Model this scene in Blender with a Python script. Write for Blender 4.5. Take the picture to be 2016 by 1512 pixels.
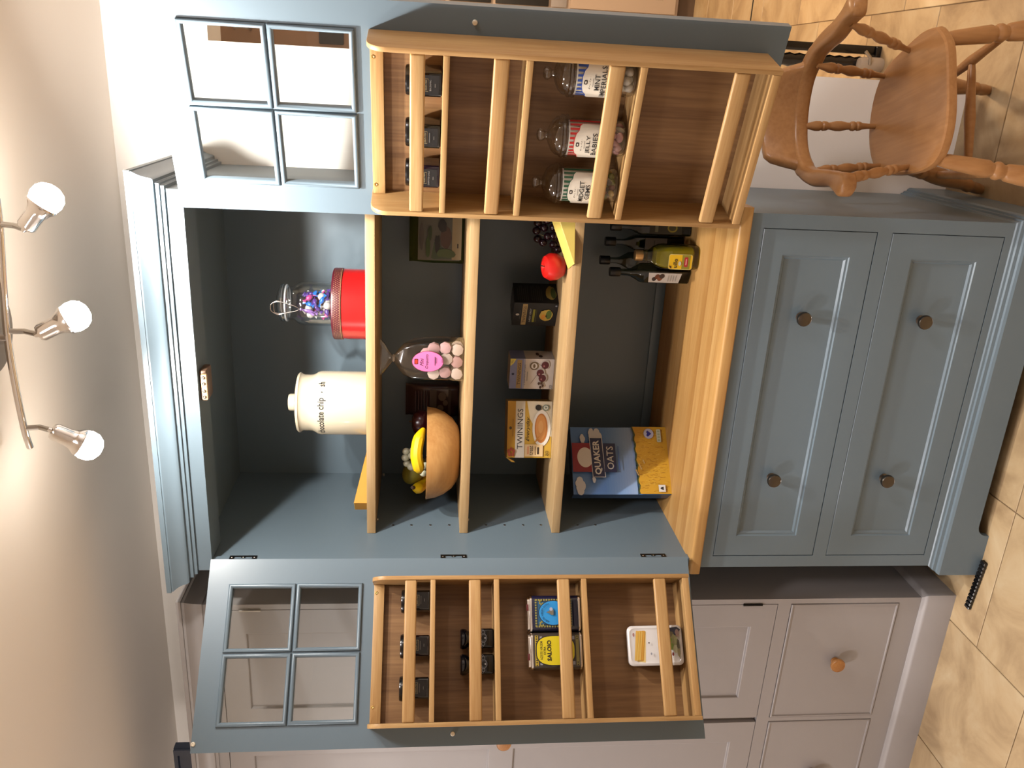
import bpy, bmesh, math, random
from mathutils import Vector, Matrix
random.seed(7)
PI = math.pi
S = bpy.context.scene
COL = S.collection
for o in list(bpy.data.objects): bpy.data.objects.remove(o)

# ------------------------------------------------------------------ camera
cam_d = bpy.data.cameras.new('camera'); cam = bpy.data.objects.new('camera', cam_d); COL.objects.link(cam)
S.camera = cam
YAW, PITCH, ROLL, FPX = .3515, .1069, .0173, 1646.1
w0 = Vector((-math.sin(YAW), math.cos(YAW), 0)); r0 = Vector((math.cos(YAW), math.sin(YAW), 0)); up0 = Vector((0, 0, 1))
fw = w0*math.cos(PITCH) - up0*math.sin(PITCH); up1 = up0*math.cos(PITCH) + w0*math.sin(PITCH)
rt = r0*math.cos(ROLL) + up1*math.sin(ROLL); up2 = up1*math.cos(ROLL) - r0*math.sin(ROLL)
# the phone was held sideways: the picture's right is the room's down
cx, cy, cz = -up2, rt, -fw
cam.matrix_world = Matrix(((cx.x, cy.x, cz.x, 1.2109), (cx.y, cy.y, cz.y, -1.8907), (cx.z, cy.z, cz.z, 1.5514), (0, 0, 0, 1)))
cam_d.sensor_fit = 'HORIZONTAL'; cam_d.sensor_width = 36.0; cam_d.lens = FPX/2016*36.0
cam_d.clip_start = .02

# ------------------------------------------------------------------ world, light, exposure
wd = bpy.data.worlds.new('world'); S.world = wd; wd.use_nodes = True
wd.node_tree.nodes['Background'].inputs[0].default_value = (.9, .8, .7, 1)
wd.node_tree.nodes['Background'].inputs[1].default_value = .05
S.view_settings.view_transform = 'Standard'; S.view_settings.look = 'None'
S.view_settings.gamma = 1; S.view_settings.use_curve_mapping = False
S.view_settings.exposure = 0.0
S.cycles.use_denoising = True
S.cycles.max_bounces = 8; S.cycles.transparent_max_bounces = 24
S.cycles.sample_clamp_indirect = 4

BULBS = [((.966, -.262, 2.237), (.30, .40, -.80), 3.4), ((.741, -.262, 2.212), (.05, .40, -.85), .65), ((.461, -.262, 2.220), (-.30, .40, -.80), .8)]
BULB_W, ROOM_W, FAR_W = 5.6, 32.0, 60.0
WARM = (1.0, .95, .96)
def area(name, loc, size, watts, col, spread=180, rot=(0, 0, 0)):
    l = bpy.data.lights.new(name, 'AREA'); l.spread = math.radians(spread); l.shape = 'DISK'; l.size = size; l.energy = watts; l.color = col
    o = bpy.data.objects.new(name, l); COL.objects.link(o); o.location = loc; o.rotation_euler = rot
    return o
area('room_lamp', (.70, -.72, 2.37), .16, ROOM_W*.46, WARM, 160)
area('room_lamp', (-1.0, -1.15, 2.37), .30, ROOM_W*.85, WARM, 150)
area('room_lamp', (2.5, -.9, 2.37), .35, ROOM_W*.95, WARM, 170)
pl = bpy.data.lights.new('ceiling_fill', 'POINT'); pl.energy = 30; pl.color = (1, .92, .86); pl.shadow_soft_size = .12  # unseen fill light, added to lift the left ceiling and wall strip
po = bpy.data.objects.new('ceiling_fill', pl); COL.objects.link(po); po.location = (-1.9, -1.5, 1.75)
area('far_room_lamp', (2.0, 1.9, 2.36), .35, FAR_W, (1.0, .74, .48))

# ------------------------------------------------------------------ materials
def lin(c):
    return tuple(((x/255)/12.92 if x/255 <= .04045 else ((x/255+.055)/1.055)**2.4) for x in c) + (1,)
ALB = .60
def alb(c): return tuple(v*ALB for v in lin(c)[:3]) + (1,)
MATS = {}
def pm(name, col, rough=.5, metal=0, spec=.5, emit=None, coat=0, bump=None, raw=False, sss=0):
    if name in MATS: return MATS[name]
    m = bpy.data.materials.new(name); m.use_nodes = True; MATS[name] = m
    nt = m.node_tree; b = nt.nodes['Principled BSDF']
    b.inputs['Base Color'].default_value = lin(col) if raw or metal > .5 else alb(col); b.inputs['Roughness'].default_value = rough
    b.inputs['Metallic'].default_value = metal; b.inputs['Specular IOR Level'].default_value = spec
    b.inputs['Coat Weight'].default_value = coat
    if emit:
        b.inputs['Emission Color'].default_value = lin(emit[0]); b.inputs['Emission Strength'].default_value = emit[1]
    if sss: b.inputs['Subsurface Weight'].default_value = sss; b.inputs['Subsurface Radius'].default_value = (.01, .006, .004)
    if bump:
        tc = nt.nodes.new('ShaderNodeTexCoord'); mp = nt.nodes.new('ShaderNodeMapping'); mp.inputs['Scale'].default_value = bump[0]
        nz = nt.nodes.new('ShaderNodeTexNoise'); nz.inputs['Scale'].default_value = bump[1]; nz.inputs['Detail'].default_value = 4
        bp = nt.nodes.new('ShaderNodeBump'); bp.inputs['Strength'].default_value = bump[2]; bp.inputs['Distance'].default_value = bump[3]
        nt.links.new(tc.outputs['Object'], mp.inputs['Vector']); nt.links.new(mp.outputs[0], nz.inputs['Vector'])
        nt.links.new(nz.outputs['Fac'], bp.inputs['Height']); nt.links.new(bp.outputs[0], b.inputs['Normal'])
    return m
def wood(name, c1, c2, axis='x', rough=.45, fine=1.0, knots=.35):
    """timber: long streaks along one axis plus slow cathedral bands; every board starts its figure elsewhere"""
    if name in MATS: return MATS[name]
    m = bpy.data.materials.new(name); m.use_nodes = True; MATS[name] = m
    nt = m.node_tree; N = nt.nodes.new; b = nt.nodes['Principled BSDF']; lk = nt.links.new
    tc = N('ShaderNodeTexCoord'); oi = N('ShaderNodeObjectInfo')
    ad = N('ShaderNodeVectorMath'); ad.operation = 'MULTIPLY_ADD'
    lk(oi.outputs['Random'], ad.inputs[0]); ad.inputs[1].default_value = (3.1, 5.7, 4.3); lk(tc.outputs['Object'], ad.inputs[2])
    mp = N('ShaderNodeMapping'); k = 26*fine
    sc = {'x': (1.3*fine, k, k), 'y': (k, 1.3*fine, k), 'z': (k, k, 1.3*fine)}[axis]
    mp.inputs['Scale'].default_value = sc
    lk(ad.outputs[0], mp.inputs['Vector'])
    n1 = N('ShaderNodeTexNoise'); n1.inputs['Scale'].default_value = 1.0; n1.inputs['Detail'].default_value = 3; n1.inputs['Distortion'].default_value = .6
    n2 = N('ShaderNodeTexNoise'); n2.inputs['Scale'].default_value = 9.0; n2.inputs['Detail'].default_value = 6
    lk(mp.outputs[0], n1.inputs['Vector']); lk(mp.outputs[0], n2.inputs['Vector'])
    mx = N('ShaderNodeMix'); mx.data_type = 'FLOAT'; mx.inputs[0].default_value = .45
    lk(n1.outputs['Fac'], mx.inputs[2]); lk(n2.outputs['Fac'], mx.inputs[3])
    cr = N('ShaderNodeValToRGB'); cr.color_ramp.elements[0].position = .33; cr.color_ramp.elements[1].position = .66
    cr.color_ramp.elements[0].color = alb(c2); cr.color_ramp.elements[1].color = alb(c1)
    lk(mx.outputs[0], cr.inputs[0]); lk(cr.outputs[0], b.inputs['Base Color'])
    b.inputs['Roughness'].default_value = rough; b.inputs['Specular IOR Level'].default_value = .35
    bp = N('ShaderNodeBump'); bp.inputs['Strength'].default_value = .25; bp.inputs['Distance'].default_value = .0006
    lk(n2.outputs['Fac'], bp.inputs['Height']); lk(bp.outputs[0], b.inputs['Normal'])
    return m
def clear(name, tint=(255, 255, 255), base=.05, grow=.8, rough=.02, power=4):
    """thin clear glass or film: lets light straight through, mirrors more at grazing angles"""
    if name in MATS: return MATS[name]
    m = bpy.data.materials.new(name); m.use_nodes = True; MATS[name] = m
    nt = m.node_tree; N = nt.nodes.new; lk = nt.links.new
    nt.nodes.remove(nt.nodes['Principled BSDF'])
    t = N('ShaderNodeBsdfTransparent'); t.inputs[0].default_value = lin(tint)
    g = N('ShaderNodeBsdfGlossy'); g.inputs['Roughness'].default_value = rough
    lw = N('ShaderNodeLayerWeight'); lw.inputs[0].default_value = .5
    pw = N('ShaderNodeMath'); pw.operation = 'POWER'; pw.inputs[1].default_value = power
    ma = N('ShaderNodeMath'); ma.operation = 'MULTIPLY_ADD'; ma.inputs[1].default_value = grow; ma.inputs[2].default_value = base; ma.use_clamp = True
    ms = N('ShaderNodeMixShader')
    lk(lw.outputs['Facing'], pw.inputs[0]); lk(pw.outputs[0], ma.inputs[0]); lk(ma.outputs[0], ms.inputs[0])
    lk(t.outputs[0], ms.inputs[1]); lk(g.outputs[0], ms.inputs[2]); lk(ms.outputs[0], nt.nodes['Material Output'].inputs[0])
    return m

BLUE = pm('blue_grey_paint', (116, 134, 146), .36, bump=((1, 1, 40), 6, .12, .0004))
TAUPE = pm('taupe_paint', (178, 172, 171), .42, bump=((40, 1, 1), 6, .1, .0004))
NAVY = pm('navy_paint', (38, 50, 72), .4)
CREAM = pm('cream_paint', (214, 192, 172), .4)
WALLP = pm('white_wall_plaster', (242, 238, 234), .7, raw=True, bump=((1, 1, 1), 60, .15, .001))
CEILP = pm('ceiling_plaster', (238, 230, 221), .8, raw=True)
GROUT = pm('grout', (150, 125, 95), .9)
OAKX = wood('oak_along_x', (212, 172, 116), (178, 132, 78), 'x')
OAKZ = wood('oak_along_z', (210, 170, 114), (178, 132, 80), 'z')
VENZ = wood('oak_veneer', (166, 126, 84), (124, 88, 56), 'z', fine=.8)
SHELFX = wood('shelf_oak', (214, 182, 134), (184, 146, 98), 'x')
PINE = wood('varnished_pine', (206, 152, 98), (178, 124, 74), 'y', .3, .5)
PINEZ = wood('varnished_pine_turned', (206, 152, 98), (178, 124, 74), 'z', .3, .5)
CHROME = pm('chrome', (225, 222, 220), .12, 1)
STEEL = pm('brushed_steel', (170, 165, 158), .3, 1)
BRONZE = pm('bronze_knob', (92, 86, 80), .3, 1)
BRASS = pm('brass', (205, 170, 105), .3, 1)
BLACKM = pm('black_iron', (22, 22, 22), .4, .6)
BLACK = pm('black_plastic', (14, 13, 14), .22)
BLACKG = pm('black_glass', (10, 10, 14), .08)
GLASS = clear('pane_glass', (250, 252, 251), .045, .75, .0)
JARGLASS = clear('jar_glass', (247, 248, 248), .12, .8, .05, 2.5)
SMOKE = clear('dark_bottle_glass', (150, 160, 150), .05, .7, .03)
FILM = clear('cellophane', (240, 236, 232), .10, .6, .12, 2)
SHADE_TRIM = pm('shade_and_trim_dark', (20, 18, 16), .9)  # painted shade under the base cabinet, also the dark floor trim
KNOBW = wood('pine_knob', (205, 145, 85), (170, 112, 60), 'y', .3)
def flat(c, rough=.45):
    return pm('print_%d_%d_%d_%d' % (*c, int(rough*100)), c, rough)

# ------------------------------------------------------------------ mesh helpers
class B:
    def __init__(s): s.bm = bmesh.new()
    def merge(s, t, M=None, mi=0, smooth=True):
        mp = {}
        for v in t.verts: mp[v] = s.bm.verts.new(M @ v.co if M else v.co)
        for f in t.faces:
            try: nf = s.bm.faces.new([mp[v] for v in f.verts])
            except ValueError: continue
            nf.material_index = mi; nf.smooth = smooth
        t.free(); return s
    def box(s, x0, x1, y0, y1, z0, z1, bev=0, seg=2, mi=0, M=None):
        t = bmesh.new(); r = bmesh.ops.create_cube(t, size=1)
        for v in t.verts: v.co = Vector(((x0+x1)/2+v.co.x*(x1-x0), (y0+y1)/2+v.co.y*(y1-y0), (z0+z1)/2+v.co.z*(z1-z0)))
        if bev: bmesh.ops.bevel(t, geom=t.edges[:], offset=bev, segments=seg, profile=.5, affect='EDGES')
        return s.merge(t, M, mi)
    def lathe(s, prof, n=32, M=None, mi=0, cap=True):
        t = bmesh.new(); rings = []
        for r, z in prof:
            rings.append([t.verts.new((r*math.cos(2*PI*k/n), r*math.sin(2*PI*k/n), z)) for k in range(n)] if r > 1e-6 else [t.verts.new((0, 0, z))])
        for a, b in zip(rings, rings[1:]):
            for k in range(n):
                q = [a[k % len(a)], a[(k+1) % len(a)], b[(k+1) % len(b)], b[k % len(b)]]
                u = []
                for v in q:
                    if v not in u: u.append(v)
                if len(u) > 2: t.faces.new(u)
        if cap:
            for rg, fl in ((rings[0], True), (rings[-1], False)):
                if len(rg) > 2: t.faces.new(rg[::-1] if fl else rg)
        bmesh.ops.recalc_face_normals(t, faces=t.faces[:])
        return s.merge(t, M, mi)
    def tube(s, pts, r, n=10, M=None, mi=0, flat=None, closed=False):
        """round bar along pts; r one value or one per point"""
        t = bmesh.new(); P = [Vector(p) for p in pts]; R = r if isinstance(r, (list, tuple)) else [r]*len(P)
        rings = []; nrm = None
        for i, p in enumerate(P):
            if closed: d = P[(i+1) % len(P)]-P[i-1]
            else: d = (P[min(i+1, len(P)-1)]-P[max(i-1, 0)])
            d.normalize()
            if nrm is None:
                nrm = Vector((0, 0, 1)) if abs(d.z) < .9 else Vector((1, 0, 0))
            nrm = (nrm-d*nrm.dot(d)).normalized(); bn = d.cross(nrm)
            rings.append([t.verts.new(p+(nrm*math.cos(2*PI*k/n)+bn*math.sin(2*PI*k/n)*(flat or 1))*R[i]) for k in range(n)])
        L = list(zip(rings, rings[1:])) + ([(rings[-1], rings[0])] if closed else [])
        for a, b in L:
            for k in range(n): t.faces.new([a[k], a[(k+1) % n], b[(k+1) % n], b[k]])
        if not closed: t.faces.new(rings[0][::-1]); t.faces.new(rings[-1])
        bmesh.ops.recalc_face_normals(t, faces=t.faces[:])
        return s.merge(t, M, mi)
    def loft(s, loops, M=None, mi=0, cap=True, smooth=True, wrap=False):
        t = bmesh.new(); R = [[t.verts.new(p) for p in lp] for lp in loops]; n = len(R[0])
        for a, b in zip(R, R[1:]):
            for k in range(n): t.faces.new([a[k], a[(k+1) % n], b[(k+1) % n], b[k]])
        if cap: t.faces.new(R[0][::-1]); t.faces.new(R[-1])
        bmesh.ops.recalc_face_normals(t, faces=t.faces[:])
        return s.merge(t, M, mi, smooth)
    def prism(s, poly, d0, d1, axes='xz', M=None, mi=0, bev=0):
        """outline in two axes, thickness along the third"""
        ax = {'xz': lambda u, v, d: (u, d, v), 'xy': lambda u, v, d: (u, v, d), 'yz': lambda u, v, d: (d, u, v)}[axes]
        t = bmesh.new()
        a = [t.verts.new(ax(u, v, d0)) for u, v in poly]; b = [t.verts.new(ax(u, v, d1)) for u, v in poly]; n = len(a)
        t.faces.new(a); t.faces.new(b[::-1])
        for k in range(n): t.faces.new([a[k], a[(k+1) % n], b[(k+1) % n], b[k]])
        bmesh.ops.recalc_face_normals(t, faces=t.faces[:])
        if bev:
            es = [e for e in t.edges if len(e.link_faces) == 2 and e.calc_face_angle() > .6]
            bmesh.ops.bevel(t, geom=es, offset=bev, segments=2, profile=.5, affect='EDGES')
        return s.merge(t, M, mi)
    def ball(s, c, r, sc=(1, 1, 1), n=14, M=None, mi=0, rot=None):
        t = bmesh.new(); bmesh.ops.create_uvsphere(t, u_segments=n, v_segments=max(6, n*2//3), radius=1)
        R = rot or Matrix.Identity(3)
        for v in t.verts: v.co = Vector(c)+R @ Vector((v.co.x*r*sc[0], v.co.y*r*sc[1], v.co.z*r*sc[2]))
        return s.merge(t, M, mi)
    def build(s, name, mats, parent=None, loc=(0, 0, 0), rotz=0, sharp=35):
        me = bpy.data.meshes.new(name); s.bm.to_mesh(me); s.bm.free()
        for m in (mats if isinstance(mats, (list, tuple)) else [mats]): me.materials.append(m)
        me.set_sharp_from_angle(angle=math.radians(sharp))
        o = bpy.data.objects.new(name, me); COL.objects.link(o)
        o.location = loc; o.rotation_euler = (0, 0, rotz)
        if parent: o.parent = parent
        return o
def tag(o, label=None, cat=None, group=None, kind=None):
    if label: o['label'] = label
    if cat: o['category'] = cat
    if group: o['group'] = group
    if kind: o['kind'] = kind
    return o
def thing(name, label, cat, loc=(0, 0, 0), rotz=0, group=None):
    o = bpy.data.objects.new(name, None); COL.objects.link(o); o.empty_display_size = .05
    o.location = loc; o.rotation_euler = (0, 0, rotz)
    return tag(o, label, cat, group)
def struct(name, b, m, parent=None):
    o = b.build(name, m, parent)
    if not parent: o['kind'] = 'structure'
    return o
def dup(root, loc=None, rotz=None, parent=None):
    c = root.copy(); COL.objects.link(c)
    if parent: c.parent = parent
    if loc is not None: c.location = loc
    if rotz is not None: c.rotation_euler = (0, 0, rotz)
    for ch in root.children: dup(ch, parent=c)
    return c
def cubic(pts, n=6):
    """smooth curve through pts"""
    P = [Vector(p) for p in pts]; out = []
    for i in range(len(P)-1):
        a, b, c, d = P[max(i-1, 0)], P[i], P[i+1], P[min(i+2, len(P)-1)]
        for k in range(n):
            t = k/n; out.append(.5*((2*b)+(c-a)*t+(2*a-5*b+4*c-d)*t*t+(3*b-a-3*c+d)*t**3))
    out.append(P[-1]); return out
def rrect(w, h, r, n=4, cx=0, cy=0):
    out = []
    for sx, sy, a0 in ((1, 1, 0), (-1, 1, 90), (-1, -1, 180), (1, -1, 270)):
        for k in range(n+1):
            a = math.radians(a0+90*k/n); out.append((cx+sx*(w/2-r)+r*math.cos(a), cy+sy*(h/2-r)+r*math.sin(a)))
    return out
def ell(cx, cy, rx, ry, n=28, a0=0, a1=360):
    return [(cx+rx*math.cos(math.radians(a0+(a1-a0)*k/n)), cy+ry*math.sin(math.radians(a0+(a1-a0)*k/n))) for k in range(n+(0 if a1-a0 == 360 else 1))]

# flat print: artwork and lettering laid on a face as thin ink
def plane_warp(o, u, v):
    o, u, v = Vector(o), Vector(u).normalized(), Vector(v).normalized(); n = u.cross(v)
    return lambda s, t, h: o+u*s+v*t+n*h
def cyl_warp(r, z0=0, a0=-PI/2, rfun=None):
    def f(s, t, h):
        a = a0+s/r; R = (rfun(t) if rfun else r)+h
        return Vector((R*math.cos(a), R*math.sin(a), z0+t))
    return f
class Print:
    L = .00025
    def __init__(s, warp, step=None): s.w = warp; s.step = step; s.bm = bmesh.new(); s.mats = []; s.lay = 1
    def _mi(s, c):
        m = flat(c) if isinstance(c, tuple) else c
        if m not in s.mats: s.mats.append(m)
        return s.mats.index(m)
    def _put(s, t, c):
        if s.step:
            xs = [v.co.x for v in t.verts]; x = math.floor(min(xs)/s.step)*s.step
            while x < max(xs):
                bmesh.ops.bisect_plane(t, geom=t.verts[:]+t.edges[:]+t.faces[:], plane_co=(x, 0, 0), plane_no=(1, 0, 0)); x += s.step
        mi = s._mi(c); mp = {v: s.bm.verts.new(s.w(v.co.x, v.co.y, s.lay*s.L)) for v in t.verts}
        for f in t.faces:
            try: nf = s.bm.faces.new([mp[v] for v in f.verts]); nf.material_index = mi
            except ValueError: pass
        t.free(); s.lay += 1
    def poly(s, pts, c):
        t = bmesh.new(); f = t.faces.new([t.verts.new((p[0], p[1], 0)) for p in pts])
        f.normal_update()
        if f.normal.z < 0: f.normal_flip()
        if len(pts) > 4: bmesh.ops.triangulate(t, faces=t.faces[:])
        s._put(t, c); return s
    def rect(s, x0, x1, y0, y1, c): return s.poly([(x0, y0), (x1, y0), (x1, y1), (x0, y1)], c)
    def many(s, polys, c):
        t = bmesh.new()
        for p in polys:
            f = t.faces.new([t.verts.new((q[0], q[1], 0)) for q in p]); f.normal_update()
            if f.normal.z < 0: f.normal_flip()
        bmesh.ops.triangulate(t, faces=t.faces[:]); s._put(t, c); return s
    def text(s, txt, x, y, h, c, width=None, shear=0, bold=0, rot=0, align='CENTER'):
        cu = bpy.data.curves.new('t', 'FONT'); cu.body = txt; cu.align_x = align; cu.align_y = 'CENTER'; cu.shear = shear; cu.resolution_u = 2
        cu.offset = bold
        o = bpy.data.objects.new('t', cu); COL.objects.link(o)
        me = bpy.data.meshes.new_from_object(o)
        bpy.data.objects.remove(o); bpy.data.curves.remove(cu)
        if not me.vertices: return s
        t = bmesh.new(); t.from_mesh(me); bpy.data.meshes.remove(me)
        xs = [v.co.x for v in t.verts]; ys = [v.co.y for v in t.verts]
        k = h/(max(ys)-min(ys)); kx = width/(max(xs)-min(xs)) if width else k
        mx_ = (max(xs)+min(xs))/2 if align == 'CENTER' else min(xs); my = (max(ys)+min(ys))/2; ca, sa = math.cos(rot), math.sin(rot)
        for v in t.verts:
            a, b = (v.co.x-mx_)*kx, (v.co.y-my)*k; v.co = Vector((x+a*ca-b*sa, y+a*sa+b*ca, 0))
        for f in t.faces:
            f.normal_update()
            if f.normal.z < 0: f.normal_flip()
        s._put(t, c); return s
    def build(s, name, parent=None):
        me = bpy.data.meshes.new(name); s.bm.to_mesh(me); s.bm.free()
        for m in s.mats: me.materials.append(m)
        o = bpy.data.objects.new(name, me); COL.objects.link(o)
        if parent: o.parent = parent
        return o

# ------------------------------------------------------------------ room shell
H, WY, WEND = 2.385, .532, 1.263
X0, X1, Y0, Y1 = -2.4, 3.4, -3.8, 5.2
fl = struct('floor', B().box(X0, X1, Y0, Y1, -.06, -.004), GROUT)
def tile_mat():
    m = bpy.data.materials.new('travertine'); m.use_nodes = True; nt = m.node_tree; N = nt.nodes.new; lk = nt.links.new; b = nt.nodes['Principled BSDF']
    tc = N('ShaderNodeTexCoord'); oi = N('ShaderNodeObjectInfo'); ad = N('ShaderNodeVectorMath'); ad.operation = 'MULTIPLY_ADD'
    lk(oi.outputs['Random'], ad.inputs[0]); ad.inputs[1].default_value = (13, 7, 0); lk(tc.outputs['Object'], ad.inputs[2])
    n1 = N('ShaderNodeTexNoise'); n1.inputs['Scale'].default_value = 5; n1.inputs['Detail'].default_value = 8; n1.inputs['Roughness'].default_value = .62; n1.inputs['Distortion'].default_value = .8
    lk(ad.outputs[0], n1.inputs['Vector'])
    cr = N('ShaderNodeValToRGB'); e = cr.color_ramp.elements
    e[0].position = .3; e[0].color = alb((176, 146, 108)); e[1].position = .72; e[1].color = alb((232, 208, 168))
    k = e.new(.52); k.color = alb((216, 186, 142))
    lk(n1.outputs['Fac'], cr.inputs[0])
    hs = N('ShaderNodeHueSaturation'); mr = N('ShaderNodeMapRange'); mr.inputs[3].default_value = .88; mr.inputs[4].default_value = 1.08
    lk(oi.outputs['Random'], mr.inputs[0]); lk(mr.outputs[0], hs.inputs['Value']); lk(cr.outputs[0], hs.inputs['Color']); lk(hs.outputs[0], b.inputs['Base Color'])
    b.inputs['Roughness'].default_value = .42
    return m
TILE = tile_mat(); P = .425
tb = B(); tb.box(-P/2+.0015, P/2-.0015, -P/2+.0015, P/2-.0015, -.006, 0, .0012, 1); tb0 = None
for i in range(-5, 8):
    for j in range(-9, 13):
        x = .0015+P*i; y = -.0865+P*(j+(.5 if (i % 2 == 1) != (i < 1) else 0))
        if x < X0+.2 or x > X1-.2 or y < Y0+.2 or y > Y1-.2: continue
        if tb0 is None: tb0 = tb.build('tile', TILE, fl); o = tb0
        else: o = tb0.copy(); COL.objects.link(o); o.parent = fl
        o.location = (x, y, 0)
struct('ceiling', B().box(X0, X1, Y0, Y1, H, H+.06), CEILP)
def ceiling_relief(m):
    nt = m.node_tree; N = nt.nodes.new; lk = nt.links.new; b = nt.nodes['Principled BSDF']
    tc = N('ShaderNodeTexCoord'); wv = N('ShaderNodeTexWave'); wv.wave_type = 'RINGS'; wv.inputs['Scale'].default_value = 2.2; wv.inputs['Distortion'].default_value = 14
    wv.inputs['Detail'].default_value = 4; wv.inputs['Detail Scale'].default_value = 1.6
    bp = N('ShaderNodeBump'); bp.inputs['Strength'].default_value = .12; bp.inputs['Distance'].default_value = .002
    lk(tc.outputs['Object'], wv.inputs['Vector']); lk(wv.outputs['Fac'], bp.inputs['Height']); lk(bp.outputs[0], b.inputs['Normal'])
ceiling_relief(CEILP)
wb = B(); wb.box(X0, WEND, WY, WY+.15, 0, H).box(WEND, X1, WY, WY+.15, 2.123, H)
struct('wall_back', wb, WALLP)
struct('wall_left', B().box(X0-.1, X0, Y0, Y1, 0, H), WALLP)
struct('wall_right', B().box(X1, X1+.1, Y0, Y1, 0, H), WALLP)
struct('wall_front', B().box(X0, X1, Y0-.1, Y0, 0, H), WALLP)
struct('wall_far', B().box(X0, X1, Y1, Y1+.1, 0, H), WALLP)
struct('wall_inner', B().box(WEND-.15, WEND, WY+.15, Y1, 0, H), WALLP)
struct('trim_1', B().box(WEND, X1, 2.385, 2.400, -.003, .0006), SHADE_TRIM)

# ------------------------------------------------------------------ base unit, worktop
W, b_, T = .95, .0274, .022
base = thing('base_cabinet', 'blue-grey painted base cabinet with two wide panelled drawers', 'cabinet')
c = B()
c.box(0, .02, .02, .526, .02, .7996).box(W-.02, W, .02, .526, .02, .7996).box(.02, W-.02, .518, .526, .02, .7996).box(.02, W-.02, .03, .518, .1, .118)
c.build('body', BLUE, base)
f = B(); a = .0338
f.box(0, a, 0, .022, .1, .7996).box(W-a, W, 0, .022, .1, .7996)
f.box(a, W-a, 0, .022, .7658, .7996).box(a, W-a, 0, .022, .4476, .484).box(a, W-a, 0, .022, .1, .1607)
f.build('face_frame', BLUE, base)
def rings(bb, rects):
    """nested rectangles (x0,x1,z0,z1,y) joined into a moulded face, last one filled"""
    t = bmesh.new(); R = [[t.verts.new((x, y, z)) for x, z in ((x0, z0), (x1, z0), (x1, z1), (x0, z1))] for x0, x1, z0, z1, y in rects]
    for p, q in zip(R, R[1:]):
        for k in range(4): t.faces.new([p[k], p[(k+1) % 4], q[(k+1) % 4], q[k]])
    t.faces.new(R[-1]); bmesh.ops.recalc_face_normals(t, faces=t.faces[:])
    return bb.merge(t, None, 0, False)
def inset(r, d, y): return (r[0]+d, r[1]-d, r[2]+d, r[3]-d, y)
def knob(parent, x, y, z, mat, r=.018, L=.03, name='knob'):
    M = Matrix.Translation((x, y, z)) @ Matrix.Rotation(PI/2, 4, 'X')
    return B().lathe([(.011, 0), (.012, .002), (.007, .005), (.006, .012), (.009, .016), (r*.96, .0185), (r, .021), (r, .026), (r*.93, .0285), (r*.9, .028), (r*.55, .0292), (0, .0295)], 28, M).build(name, mat, parent)
for z0, z1, pz0, pz1, kz in ((.4855, .7643, .5404, .7115, .638), (.1622, .4461, .2168, .3882, .3265)):
    r = (a+.0015, W-a-.0015, z0, z1)
    d = B(); p = (.094, W-.094, pz0, pz1)
    rings(d, [(*r, .02), (*r, .0012), inset(r, .0012, 0), (*p, 0), inset(p, .002, .0005), inset(p, .004, .004), inset(p, .0085, .0052), inset(p, .0125, .0095), inset(p, .0145, .0098)])
    dr = d.build('drawer', BLUE, base, sharp=25)
    knob(dr, .267, .0098, kz, BRONZE); knob(dr, .7025, .0098, kz-.003, BRONZE)
pr = [(0, .142), (.003, .1395), (.0045, .134), (.009, .132), (.0105, .124), (.0155, .122), (.019, .116), (.019, .1085)]
def sweep3(bb, prof, x0, x1, yb, yf, mi=0):
    """profile (out,z) run round the left side, front and right side with mitred corners"""
    t = bmesh.new(); R = []
    for o, z in prof: R.append([t.verts.new(v) for v in ((x0-o, yb, z), (x0-o, yf-o, z), (x1+o, yf-o, z), (x1+o, yb, z))])
    for p, q in zip(R, R[1:]):
        for k in range(3): t.faces.new([p[k], p[k+1], q[k+1], q[k]])
    bmesh.ops.recalc_face_normals(t, faces=t.faces[:])
    for fc in t.faces:
        pass
    return bb.merge(t, None, mi, True)
q = B(); sweep3(q, pr, 0, W, WY-.004, 0)
q.build('plinth_moulding', BLUE, base, sharp=20)
ax0, ax1, az, ar = .104, W-.104, .037, .030
arc = [(-.019, 0), (ax0, 0)] + [(ax0+ar*(1-math.cos(t))*1.0, az-ar+ar*math.sin(t)+0) for t in [k*PI/12 for k in range(0, 7)]]
arc += [(ax1-(p_[0]-ax0), p_[1]) for p_ in arc[2:][::-1]] + [(ax1, 0), (W+.019, 0), (W+.019, .1085), (-.019, .1085)]
q = B(); q.prism(arc, -.019, 0, 'xz'); q.box(-.019, 0, 0, WY-.004, 0, .1085).box(W, W+.019, 0, WY-.004, 0, .1085)
q.build('plinth', BLUE, base)
B().box(.02, W-.02, .09, .1, 0, .1).build('plinth_shade', SHADE_TRIM, base)  # dark sheet standing in for the shade under the cabinet

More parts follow.
